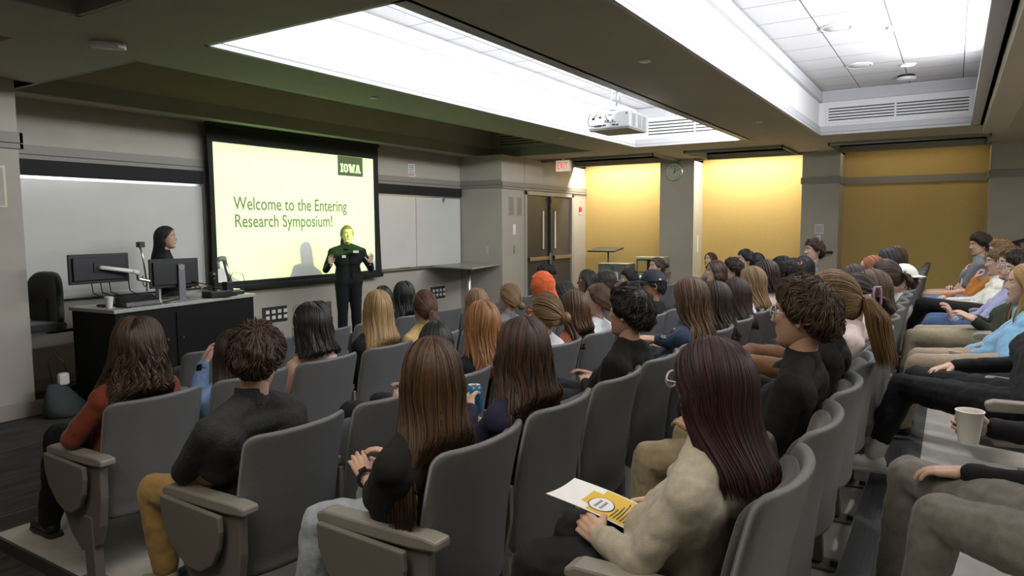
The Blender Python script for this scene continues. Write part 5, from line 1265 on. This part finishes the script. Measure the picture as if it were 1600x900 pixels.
# front row
P(('person with black hair mostly hidden behind the bare-shouldered person', 'the hidden black-haired person'), 'Z', 4.02, 1.06, lng(.10), BLK, LT, (.02, .02, .02), seat=2, face=False, q='far')
P(('person with dark hair peeking out behind the long-haired blonde person', 'the dark-haired person behind the blonde'), 'Z', 4.78, 1.13, lng(.15, vol=.002), BLK, MD, (.05, .05, .05), seat=3, face=False, q='far')
P(('person with long wavy black hair in the front row, in front of the wall socket', 'the wavy black-haired person'), 'Z', 5.07, 1.15, lng(.26, 'wavy', vol=.012, wend=.15), BLK, MD, (.03, .03, .03), seat=4, face=False)
P(('person with short black hair and glasses bending down in a navy hoodie', 'the person bending down in navy'), 'Z', 8.20, 1.15, sht(.05, 'messy', vol=.012), BLK, MD, cloth((.022, .028, .06)), y=4.62, seat=10, yaw=38, pitch=-38, collar='hood', sex='m', extras=(('glasses', 'silver'),))
# third row
P(('person in a charcoal quilted jacket with short tousled brown hair, head bowed', 'the person in the charcoal jacket'), 'B', 1.68, 1.20, sht(.060, 'messy', vol=.012), DBR, LT, cloth((.030, .030, .031), weave=120, bump=.8, name='quilted_fabric'), y=2.20, q='near', sex='m', seat=0, yaw=-44, pitch=-14, collar='mock', legs=cloth((.36, .22, .075)),
  arms={0: dict(el=(1.50, 2.40, .76), wr=(1.72, 2.62, .80)), 1: dict(el=(2.02, 2.38, .78), wr=(1.85, 2.66, .76))}, knees={0: (1.60, 2.78, .575), 1: (1.86, 2.74, .62)}, feet={0: (1.62, 2.76, .19), 1: (1.86, 2.74, .19)}, shoe=(.35, .32, .28), sock=(.6, .58, .5), cut=.85, neck=.0, fold=.008, face=False)
P(('person with flat black hair and lavender top seen low behind the long-haired person in black', 'the black-haired person in lavender'), 'B', 2.72, 1.10, lng(.12, vol=-.002), BLK, LT, cloth((.50, .48, .80)), seat=2, face=False)
P(('person with long wavy strawberry blonde hair in a black top', 'the strawberry blonde person'), 'B', 3.13, 1.16, lng(.25, 'wavy', vol=.008, wend=.145, back=.05), STR, LT, cloth((.010, .010, .010)), seat=3, face=False, yaw=-30)
P(('person with a loose blonde bun, black glasses and white top', 'the person with the loose blonde bun'), 'B', 3.82, 1.14, dict(style='bun', gather=(.25, -1, -.15), size=.042, wave='wavy', n=220, vol=.004, lift=.01), DBL, LT, cloth((.62, .62, .63)), seat=4, yaw=-6, extras=(('glasses', 'black'),))
P(('person with long brown hair in a rust jumper, beside the blonde bun', 'the brown-haired person in rust'), 'B', 4.23, 1.13, lng(.23, 'wavy', vol=.005, wend=.125), BRN, LT, cloth((.24, .055, .03)), seat=5, face=False, yaw=-14)
P(('person with a low brown ponytail and white top, in profile', 'the person with the low brown ponytail'), 'B', 4.66, 1.14, dict(style='pony', L=.20, gather=(.1, -1, -.45), size=.03), BRN, LT, cloth((.65, .65, .65)), seat=6, yaw=20, y=2.20)
P(('person with flat grey-brown hair behind the dark-haired person in the black hoodie', 'the grey-brown haired person'), 'B', 5.15, 1.13, lng(.12, vol=-.002), ((.07, .045, .03), (.17, .12, .09)), LT, (.2, .2, .22), y=2.20, seat=7, face=False)
P(('person in a black baseball cap with white marks, glasses and black hoodie', 'the person in the marked black cap'), 'B', 5.71, 1.17, sht(.03, 'straight', vol=-.002), BLK, TN, cloth((.012, .012, .013)), seat=8, sex='m', yaw=30, collar='hood', extras=(('cap', _m('cap_navy', (.010, .011, .018), .75), True), ('glasses', 'black', .0035)), roll=0)
P(('person with curly brown hair tied back, in profile before the yellow niche', 'the curly-haired profile person'), 'B', 7.58, 1.18, lng(.10, 'curly', vol=.010, wend=.10), DBR, LT, (.05, .05, .06), seat=11, yaw=35)
P(('person with dark wavy hair between the curly profile person and the tall quiffed person', 'the dark wavy-haired person'), 'B', 8.28, 1.16, sht(.06, 'messy', vol=.018), DKB, LT, (.06, .05, .05), seat=12, face=False, sex='m')
P(('person with a short dark quiff, in profile against the yellow niche', 'the person with the dark quiff'), 'B', 8.85, 1.25, sht(.05, 'straight', vol=.010), BLK, LT, (.05, .06, .08), seat=13, yaw=38, sex='m')
P(('person in a plain black cap beside the dark quiff', 'the person in the plain black cap'), 'B', 9.44, 1.18, sht(.03, 'straight', vol=-.002), BLK, LT, (.10, .12, .16), seat=14, yaw=40, sex='m', extras=(('cap', _m('cap_black', (.008, .008, .009), .7), False),))
# fourth row
P(('person in black with very long straight brown hair and pale jeans', 'the person with very long brown hair'), 'C', 1.66, 1.15, lng(.40, 'straight', vol=.006, wend=.15, back=.055, part=.0), ((.018, .010, .006), (.105, .052, .021)), LT, cloth((.010, .010, .010)), q='near', seat=0, sleeve='short', face=False, yaw=-44,
  legs=cloth((.33, .37, .42), weave=200), arms={0: dict(el=(1.575, 1.50, .80), wr=(1.74, 1.71, .80), dir=(.25, .6, .35), palm=(.5, .1, -.8))}, knees={0: (1.60, 1.78, .665), 1: (1.87, 1.79, .675)}, feet={0: (1.56, 1.84, .27), 1: (1.86, 1.84, .27)}, hem=True, extras=(('watch', 0, _m('strap_black', (.015, .015, .015), .5)),), bulk=1.05)
P(('person with long wavy dark brown hair and navy top, next to the blue can', 'the dark wavy-haired person in navy'), 'C', 2.20, 1.15, lng(.37, 'wavy', vol=.010, wend=.16, back=.055, part=.01), ((.012, .007, .005), (.080, .040, .022)), LT, cloth((.022, .022, .05)), q='near', seat=1, face=False, yaw=-38, arms={0: dict(el=(2.02, 1.50, .80), wr=(2.225, 1.60, .945), pose='grip', dir=(.55, .6, .1), palm=(.75, -.6, 0), side=-1)})
P(('person with short thick dark hair in a black hoodie, facing the screen', 'the dark-haired person in the black hoodie'), 'C', 3.20, 1.18, sht(.050, 'messy', vol=.014), ((.006, .005, .005), (.030, .022, .018)), MD, cloth((.008, .008, .009)), q='near', sex='m', seat=3, yaw=-5, collar='hood', y=1.34)
P(('person with long ombre brown hair in a dark denim jacket, arm on the next seat', 'the person in the denim jacket'), 'C', 4.15, 1.17, lng(.31, 'wavy', vol=.008, wend=.15), ((.022, .012, .007), (.16, .085, .040)), LT, cloth((.022, .040, .075), weave=160, bump=.6, name='denim'), q='mid', seat=5, yaw=-14, face=False,
  arms={0: dict(el=(4.02, 1.30, .96), wr=(3.93, 1.47, .99), dir=(-.2, .9, .1))}, extras=(('watch', 0, M['whitep']),))
P(('person with long black-brown hair, next beyond the denim jacket', 'the person beyond the denim jacket'), 'C', 4.69, 1.11, lng(.24, 'wavy', vol=.003, wend=.12), DKB, LT, (.02, .02, .02), seat=6, face=False)
P(('person with dark brown hair and grey collar, two beyond the denim jacket', 'the person two beyond the denim jacket'), 'C', 5.21, 1.10, lng(.22, 'straight', vol=.002), ((.012, .007, .006), (.055, .030, .022)), LT, (.08, .08, .09), seat=7, face=False)
P(('person with straight highlighted blonde-brown hair and white jumper', 'the person with highlighted hair in white'), 'C', 5.68, 1.16, lng(.19, 'straight', vol=.004, wend=.12), DBL, LT, cloth((.62, .62, .62)), seat=8, face=False, yaw=0)
P(('person with wavy dark hair in a pale pink hoodie', 'the person in the pale pink hoodie'), 'C', 6.15, 1.19, lng(.13, 'wavy', vol=.006), DKB, LT, cloth((.62, .48, .46)), seat=9, face=False, collar='hood')
P(('person with short black curly hair and an earring', 'the person with short black curls'), 'C', 6.84, 1.18, dict(style='afro', n=150, vol=-.022), BLK, DK, (.05, .06, .10), seat=10, yaw=20, sex='m', extras=(('earring', -1),))
P(('person with short dark brown hair, beyond the short black curls', 'the person beyond the black curls'), 'C', 7.45, 1.14, sht(.05, 'straight', vol=.004), DKB, LT, (.1, .1, .12), seat=11, face=False, sex='m')
P(('person with smooth black hair in front of the tall profile person', 'the person with smooth black hair'), 'C', 7.92, 1.15, lng(.14, vol=.004), BLK, LT, (.05, .05, .06), seat=12, face=False)
P(('tall person with a brown quiff in profile before the thermostat column', 'the tall profile person'), 'C', 8.55, 1.31, sht(.055, 'messy', vol=.010), DBR, LT, (.12, .13, .15), seat=13, yaw=42, sex='m')
# fifth row
D1 = P(('person in a cream hoodie with maroon hair and clear glasses, holding the flyer', 'the person in the cream hoodie'), 'D', 1.72, 1.135, lng(.21, 'straight', vol=.003, wend=.105, back=.055, part=.015), MAR, LT, cloth((.39, .35, .28)), q='near', seat=0, y=.495, yaw=-18, pitch=-4, collar='hood', legs=(.016, .016, .018),
  arms={0: dict(el=(1.50, .60, .875), wr=(1.58, .735, .875), pose='grip', dir=(.45, .8, .12), palm=(.75, -.1, -.5), side=-1), 1: dict(el=(1.98, .56, .87), wr=(1.90, .70, .865), pose='grip', dir=(-.55, .72, .0), palm=(-.5, -.1, -.8))},
  extras=(('glasses', 'clear', .0035), ('patch', (1.63, .555, 1.055), (.03, .03), M['yellow'], None, 25, 'hoodie_mark')), bulk=1.12, knees={0: (1.60, .93, .74), 1: (1.84, .93, .74)}, fold=.016)
P(('person with thick tousled brown hair, wire glasses and black collared top', 'the person in the black collared top'), 'D', 2.68, 1.205, sht(.060, 'messy', vol=.018), ((.022, .013, .008), (.12, .070, .036)), MD, cloth((.010, .010, .011)), q='near', sex='m', seat=2, yaw=-6, collar='polo', legs=cloth((.30, .245, .15)), y=.45,
  arms={0: dict(el=(2.50, .55, .80), wr=(2.62, .82, .88)), 1: dict(el=(3.02, .52, .93), wr=(2.96, .66, 1.02), dir=(-.3, .9, .0))}, knees={0: (2.62, 1.00, .73), 1: (2.90, .93, .77)}, feet={0: (2.64, 1.04, .35), 1: (2.92, .96, .35)}, extras=(('glasses', 'silver'), ('patch', (2.62, .60, 1.07), (.035, .04), M['yellow'], None, 35, 'chest_mark')))
P(('person with a long thick golden brown ponytail and black hair tie', 'the person with the long golden ponytail'), 'D', 3.20, 1.215, dict(style='pony', L=.31, gather=(.12, -1, .05), size=.075, wave='wavy', n=420, vol=.006), ((.075, .040, .016), (.30, .175, .075)), LT, cloth((.010, .010, .010)), q='near', seat=3, yaw=-2, extras=(('tie', (.12, -1, .05), _m('tie_black', (.008, .008, .008), .6), .006),), y=.43)
P(('person leaning forward in a brown jacket and pale jeans behind the black collared top', 'the person in the brown jacket'), 'D', 3.83, 1.04, sht(.05, 'messy', vol=.01), DKB, LT, cloth((.15, .075, .035)), q='mid', sex='m', seat=4, y=.62, yaw=-20, pitch=-10, legs=cloth((.45, .48, .54)), arms={0: dict(el=(3.52, .88, .98), wr=(3.50, .98, .92)), 1: dict(el=(3.86, .90, .98), wr=(3.70, 1.0, .93))}, knees={0: (3.52, .95, .86), 1: (3.78, .92, .80)})
P(('person with dark hair held by a square lilac claw clip and white-pink jumper', 'the person with the lilac claw clip'), 'D', 4.14, 1.15, dict(style='pony', L=.12, gather=(.1, -1, -.10), size=.035), DKB, LT, cloth((.60, .50, .48)), seat=5, y=.44, yaw=0, extras=(('clip', (-.62, -.78, .05), _m('lilac', (.34, .20, .30), .3), (.028, .052)),))
P(('person with straight light brown hair hanging beside the lilac claw clip', 'the person with straight light brown hair'), 'D', 4.86, 1.13, lng(.22, 'wavy', vol=.008, wend=.13), ((.045, .028, .017), (.15, .095, .06)), LT, cloth((.55, .50, .42)), seat=6, y=.42, face=False, yaw=-8)
P(('person with smooth dark brown hair behind the straight light brown hair', 'the person with smooth dark brown hair'), 'D', 5.42, 1.13, lng(.14, vol=.003), ((.014, .008, .007), (.060, .034, .026)), LT, (.05, .05, .05), seat=7, y=.58, face=False)
P(('person with brown hair in a beaded clip and orange-brown top', 'the person with the beaded clip'), 'D', 5.98, 1.14, dict(style='pony', L=.14, gather=(0, -1, .1), size=.04, wave='wavy', n=140, vol=.004), DBR, LT, cloth((.45, .22, .06)), seat=8, y=.43, extras=(('beads',),), yaw=-5)
P(('person with copper-red hair among the far heads of the fifth row', 'the copper-haired person'), 'D', 6.48, 1.15, lng(.12, vol=.003), RED, LT, (.1, .1, .1), seat=9, y=.56, yaw=20, face=False)
P(('person wearing a white cap backwards, far along the fifth row', 'the person in the white cap'), 'D', 7.05, 1.04, sht(.03, 'straight', vol=-.002), DBR, LT, (.4, .4, .4), seat=10, y=.36, yaw=0, extras=(('cap', _m('cap_white', (.70, .72, .66), .6), False, True),), face=False)
P(('person with black hair far along the fifth row, beyond the copper hair', 'the black-haired person beyond the copper hair'), 'D', 7.52, 1.18, lng(.10, 'wavy', vol=.006), BLK, MD, (.03, .03, .03), seat=11, y=.53, face=False)
P(('person with dark brown wavy hair, farthest of the fifth-row heads against the ochre wall', 'the farthest wavy-haired person'), 'D', 8.62, 1.17, lng(.10, 'wavy', vol=.010), DBR, LT, (.06, .05, .05), seat=13, y=.53, face=False)
# rearmost row, faces turned to the screen
E1 = P(('person in black with grey trousers holding a paper cup over the armrest', 'the person holding the paper cup'), 'E', 2.52, 1.22, sht(.05), DKB, LT, cloth((.010, .010, .011)), q='near', sex='m', seat=0, y=-.42, legs=cloth((.165, .155, .135)),
  knees={0: (2.36, .00, .805), 1: (2.70, .09, .805)}, feet={0: (2.34, .06, .43), 1: (2.68, .13, .43)}, arms={0: dict(el=(2.45, -.36, .90), wr=(2.50, -.06, .905), dir=(.2, .9, -.1), palm=(0, 0, -1)), 1: dict(el=(2.98, -.38, .93), wr=(2.925, -.135, .950), pose='grip', dir=(-.12, .9, .10), palm=(-1, -.1, 0))}, shoe=(.05, .05, .05))
P(('person in black trousers and white high socks with white trainers, legs toward the aisle gap', 'the person with white trainers'), 'E', 4.12, 1.2, sht(.06), DKB, LT, cloth((.008, .008, .009)), q='near', sex='m', seat=3, y=-.43, legs=cloth((.006, .006, .007)), legname='trousers', cut=.72,
  knees={0: (4.10, .19, .825), 1: (4.34, .13, .83)}, feet={0: (4.00, .30, .47), 1: (4.42, .36, .47)}, shoe=(.80, .80, .82), sock=(.5, .5, .5), arms={0: dict(el=(4.0, -.36, .93), wr=(4.10, -.10, .885), dir=(.1, 1, -.15)), 1: dict(el=(4.45, -.34, .93), wr=(4.30, -.02, .92))})
P(('person with long golden hair, light blue top and lanyard badge, holding a short white cup', 'the golden-haired person with a lanyard'), 'E', 5.00, 1.105, lng(.34, 'straight', vol=.004, wend=.12, back=.0, hide_front=1), ((.22, .12, .035), (.55, .34, .12)), LT, cloth((.20, .40, .58)), seat=5, y=-.37, yaw=6, legs=cloth((.30, .235, .16)), q='mid',
  arms={0: dict(el=(4.86, -.28, .93), wr=(4.95, -.13, .885), pose='grip'), 1: dict(el=(5.20, -.26, .93), wr=(5.08, -.10, .88))}, knees={0: (4.86, .15, .81), 1: (5.12, .15, .81)}, feet={0: (4.86, .22, .44), 1: (5.12, .22, .44)}, extras=(('lanyard',),))
P(('person with dark wavy hair, glasses, dark green jumper and khaki trousers', 'the person in dark green and khaki'), 'E', 6.06, 1.125, sht(.07, 'messy', vol=.018), DKB, LT, cloth((.022, .028, .016)), seat=7, y=-.414, yaw=8, sex='m', legs=cloth((.30, .25, .165)), knees={0: (5.98, .22, .82), 1: (6.22, .18, .82)}, feet={0: (6.0, .26, .44), 1: (6.2, .24, .44)},
  extras=(('glasses', 'silver'), ('lanyard',)), shoe=(.45, .44, .42))
P(('person with light brown hair and glasses in a lavender shirt, one hand raised', 'the person in the lavender shirt'), 'E', 6.59, 1.14, sht(.06, 'messy', vol=.010), LBR, LT, cloth((.30, .31, .47)), seat=8, y=-.40, yaw=8, sex='m', legs=cloth((.05, .09, .20)), arms={0: dict(el=(6.30, -.10, .80), wr=(6.25, -.02, .95), pose='pinch', dir=(-.1, .35, 1), palm=(.2, 1, 0)), 1: dict(el=(6.8, -.2, .9), wr=(6.6, .02, .9))}, extras=(('glasses', 'clear'),), feet={0: (6.5, .30, .44), 1: (6.7, .26, .44)}, shoe=(.5, .5, .5))
P(('person in a cream cardigan and black trousers, legs crossed and hands clasped', 'the person in the cream cardigan'), 'E', 7.65, 1.105, sht(.05, 'straight', vol=.004), LBR, LT, cloth((.62, .60, .52)), seat=10, y=-.355, yaw=12, pitch=-4, collar='hood', legs=cloth((.006, .006, .008)), knees={0: (7.40, .20, .93), 1: (7.75, .10, .84)}, feet={0: (7.55, .35, .62), 1: (7.7, .2, .43)},
  arms={0: dict(el=(7.50, -.22, .93), wr=(7.50, -.03, .93), pose='fist'), 1: dict(el=(7.9, -.2, .93), wr=(7.62, .02, .95), pose='fist')})
P(('person in an orange hoodie and blue jeans with black glasses, hand at the mouth', 'the person in the orange hoodie'), 'E', 8.62, 1.165, sht(.07, 'messy', vol=.012), ((.13, .07, .03), (.40, .24, .11)), LT, cloth((.36, .135, .022)), seat=12, y=-.405, yaw=10, sex='m', legs=cloth((.12, .19, .34)), collar='hood',
  arms={0: dict(el=(8.48, -.13, .87), wr=(8.56, -.21, 1.10), pose='fist', dir=(.1, -.35, 1), palm=(0, -1, .1)), 1: dict(el=(8.9, -.15, .9), wr=(8.55, .06, .90))}, extras=(('glasses', 'black', .0035),), knees={0: (8.50, .24, .81), 1: (8.78, .22, .82)}, feet={0: (8.46, .33, .44), 1: (8.8, .33, .44)})
P(('person with a dark bowl haircut in a grey T-shirt and black shorts, chin on hand', 'the person in the grey T-shirt'), 'E', 9.70, 1.21, sht(.08, 'straight', vol=.022), DKB, LT, cloth((.15, .16, .18)), seat=14, y=-.262, yaw=20, pitch=-8, sex='m', sleeve='short', legs=None, knees={0: (9.62, .25, .82), 1: (9.9, .24, .82)},
  arms={0: dict(el=(9.55, -.10, .83), wr=(9.60, -.13, 1.10), pose='fist', dir=(.3, -.2, .6), palm=(0, -1, -.2)), 1: dict(el=(9.9, -.05, .86), wr=(9.68, .0, .92))})

# presenter and the person behind the desk
pre = person('presenter in a black quarter-zip and trousers, hands raised in front of the slide', None, 6.77, 6.88, 1.69, dict(style='pony', L=.26, gather=(.2, -1, -.35), size=.04, wave='wavy'), DBL, (.60, .42, .30), cloth((.010, .011, .010)), legs=cloth((.007, .007, .008)), q='mid', stand=True, root=(6.77, 6.88, 0), hipz=.94, yaw=0, collar='polo', bulk=1.3,
  arms={0: dict(el=(6.77-.30, 6.88+.03, 1.10), wr=(6.77-.25, 6.88+.24, 1.19), pose='open', dir=(-.1, .25, 1), palm=(.2, .9, 0)), 1: dict(el=(6.77+.30, 6.88+.03, 1.10), wr=(6.77+.27, 6.88+.24, 1.19), pose='relax', dir=(0, .25, 1), palm=(.0, .9, 0))},
  extras=(('patch', (6.77-.085, 6.88+.122, 1.335), (.075, .03), M['whitep'], None, 0, 'name_tag'), ('patch', (6.77+.075, 6.88+.128, 1.275), (.05, .035), M['cup'], None, 0, 'pin')), shoe=(.02, .02, .02), hem=True)
pre[0].rotation_euler = (0, 0, rad(146))
lap = person('person with long black hair in dark clothes, standing behind the desk in profile', None, 4.34, 7.08, 1.69, lng(.30, 'straight', vol=.008, face=84, back=.03), BLK, MD, cloth((.010, .010, .010)), legs=cloth((.01, .01, .01)), q='mid', stand=True, root=(4.34, 7.08, 0), hipz=.92, yaw=0, shoe=(.02, .02, .02))
lap[0].rotation_euler = (0, 0, rad(-134))

chairs()
# ------------------------------------------------------------------ small things held or set down
t = thing('paper_cup', 'white paper cup held by the person in grey trousers', 'cup', (2.865, -.075, .905)); cupmesh(t, .031, .044, .112)
b = MB()
for k in range(7):
    a = rad(195+k*5); 
    for j in range(3): b.box(-.0025, .0025, -.0006, .0006, .03+.022*j+(k % 3)*.004, .044+.022*j+(k % 2)*.004, R=Matrix.Rotation(a, 3, 'Z') @ Matrix.Translation((0, 0, 0)).to_3x3(), loc=(cos(a+rad(90))*-.0405*-1, sin(a+rad(90))*.0405, 0))
b.build('print', _m('cup_print', (.25, .35, .42), .6), t)
t = thing('paper_cup', 'short white cup held on the lap of the golden-haired person', 'cup', (4.99, -.055, .83)); cupmesh(t, .034, .046, .065)
t = thing('drink_can', 'blue drink can with silver top held up by the dark wavy-haired person in navy', 'can', (2.32, 1.65, .895))
b = MB(); b.lathe([(.024, 0), (.031, .008), (.031, .105), (.026, .118)], 28); b.build('can_wall', _m('can_blue', (.02, .16, .34), .25), t, smooth=True)
b = MB(); b.lathe([(.026, .118), (.027, .121), (.024, .119), (.001, .117)], 28); b.box(-.008, .012, -.006, .006, .118, .1205); b.build('lid', M['steel'], t, smooth=False)
# flyer
A_, B_, C_, D_2 = Vector((1.62, .90, .945)), Vector((1.80, .92, .922)), Vector((1.83, .675, .858)), Vector((1.645, .655, .868))
t = thing('flyer', 'white and yellow printed flyer held in both hands by the person in cream', 'flyer', tuple((A_+B_+C_+D_2)/4)); org = Vector(t.location)
A_ = Vector((1.60, .905, .945)); 
def fp(u, v, lift=0):                                           # u across, v down the page
    a = A_.lerp(B_, u); c = D_2.lerp(C_, u); p = a.lerp(c, v); p.z += .012*sin(pi*v)*.5-.006*sin(pi*u)+.0006+lift; return tuple(p-org)
b = MB(); NN = 14
for i in range(NN):
    for j in range(NN): b.quad(fp(i/NN, j/NN), fp((i+1)/NN, j/NN), fp((i+1)/NN, (j+1)/NN), fp(i/NN, (j+1)/NN))
o = b.build('sheet', M['paper'], t, fix=False); s_ = o.modifiers.new('solid', 'SOLIDIFY'); s_.thickness = .0012
def fq(name, quads, m, lift):
    b = MB()
    for (u0, v0, u1, v1) in quads:
        n = max(1, int((v1-v0)*14)); 
        mu = max(1, int((u1-u0)*14))
        for k in range(n):
            a, c = v0+(v1-v0)*k/n, v0+(v1-v0)*(k+1)/n
            for q in range(mu): ua, ub = u0+(u1-u0)*q/mu, u0+(u1-u0)*(q+1)/mu; b.quad(fp(ua, a, lift), fp(ub, a, lift), fp(ub, c, lift), fp(ua, c, lift))
    return b.build(name, m, t, fix=False)
fq('yellow_print', [(.04, .42, .96, .90), (.30, .30, .80, .42)], _m('flyer_yellow', (.72, .46, .03), .6), .0022)
fq('dark_footer', [(.04, .92, .96, 1.0)], _m('flyer_dark', (.03, .03, .035), .6), .0022)
def fdisc(name, ru, rv, m, lift):
    b = MB(); n = 30; v = [fp(.42+ru*r/4*cos(a), .50+rv*r/4*sin(a), lift) for r in range(1, 5) for a in [2*pi*i/n for i in range(n)]]
    b.add(v, [tuple(range(n))]+[(r*n+i, r*n+(i+1) % n, (r+1)*n+(i+1) % n, (r+1)*n+i) for r in range(3) for i in range(n)]); return b.build(name, m, t, fix=False)
fdisc('oval_outline', .28, .135, _m('flyer_dark', (.03, .03, .035), .6), .0030); fdisc('oval', .26, .122, M['paper'], .0037)
ql = []
for r in range(2):
    for c in range(5): ql.append((.26+.065*c, .45+.06*r, .30+.065*c, .48+.06*r))
for r in range(7): ql.append((.12, .66+.035*r, .52+.08*(r*7 % 5), .670+.035*r))
fq('print_lines', ql, _m('flyer_dark', (.03, .03, .035), .6), .0042)
# bags on the floor
def backpack(label, loc, col, rz, s=1.0):
    t = thing('backpack', label, 'backpack', loc, rz=rz); m = cloth(col, name='bag_fabric')
    co, F = remesh([ellipsoid((0, 0, .20*s), (.15*s, .10*s, .20*s)), capsule((-.08*s, 0, .1*s), .09*s, (.08*s, 0, .1*s), .09*s), ellipsoid((0, -.08*s, .14*s), (.11*s, .05*s, .11*s))], .012, 2, fold=.015, fscale=.07); co[:, 2] = np.maximum(co[:, 2], .0)
    raw('bag_body', co, F, m, t)
    b = MB(); b.tube([(-.04, 0, .38*s), (-.03, 0, .43*s), (.03, 0, .43*s), (.04, 0, .38*s)], .009, 8); b.build('handle', m, t, smooth=True)
    b = MB(); b.tube([(-.10*s, -.12*s, .20*s), (0, -.135*s, .23*s), (.10*s, -.12*s, .20*s)], .004, 6); b.build('zip', M['alu'], t)
backpack('pale grey backpack on the floor between the fifth row and the khaki trousers', (5.55, .42, .26), (.22, .22, .24), .3)
backpack('black bag on the floor beyond the pale grey backpack', (7.4, .45, .26), (.012, .012, .013), -.3, .9)
backpack('black bag on the floor in front of the khaki knees of the fifth row', (3.36, 1.02, .185), (.010, .010, .011), .2, .85)
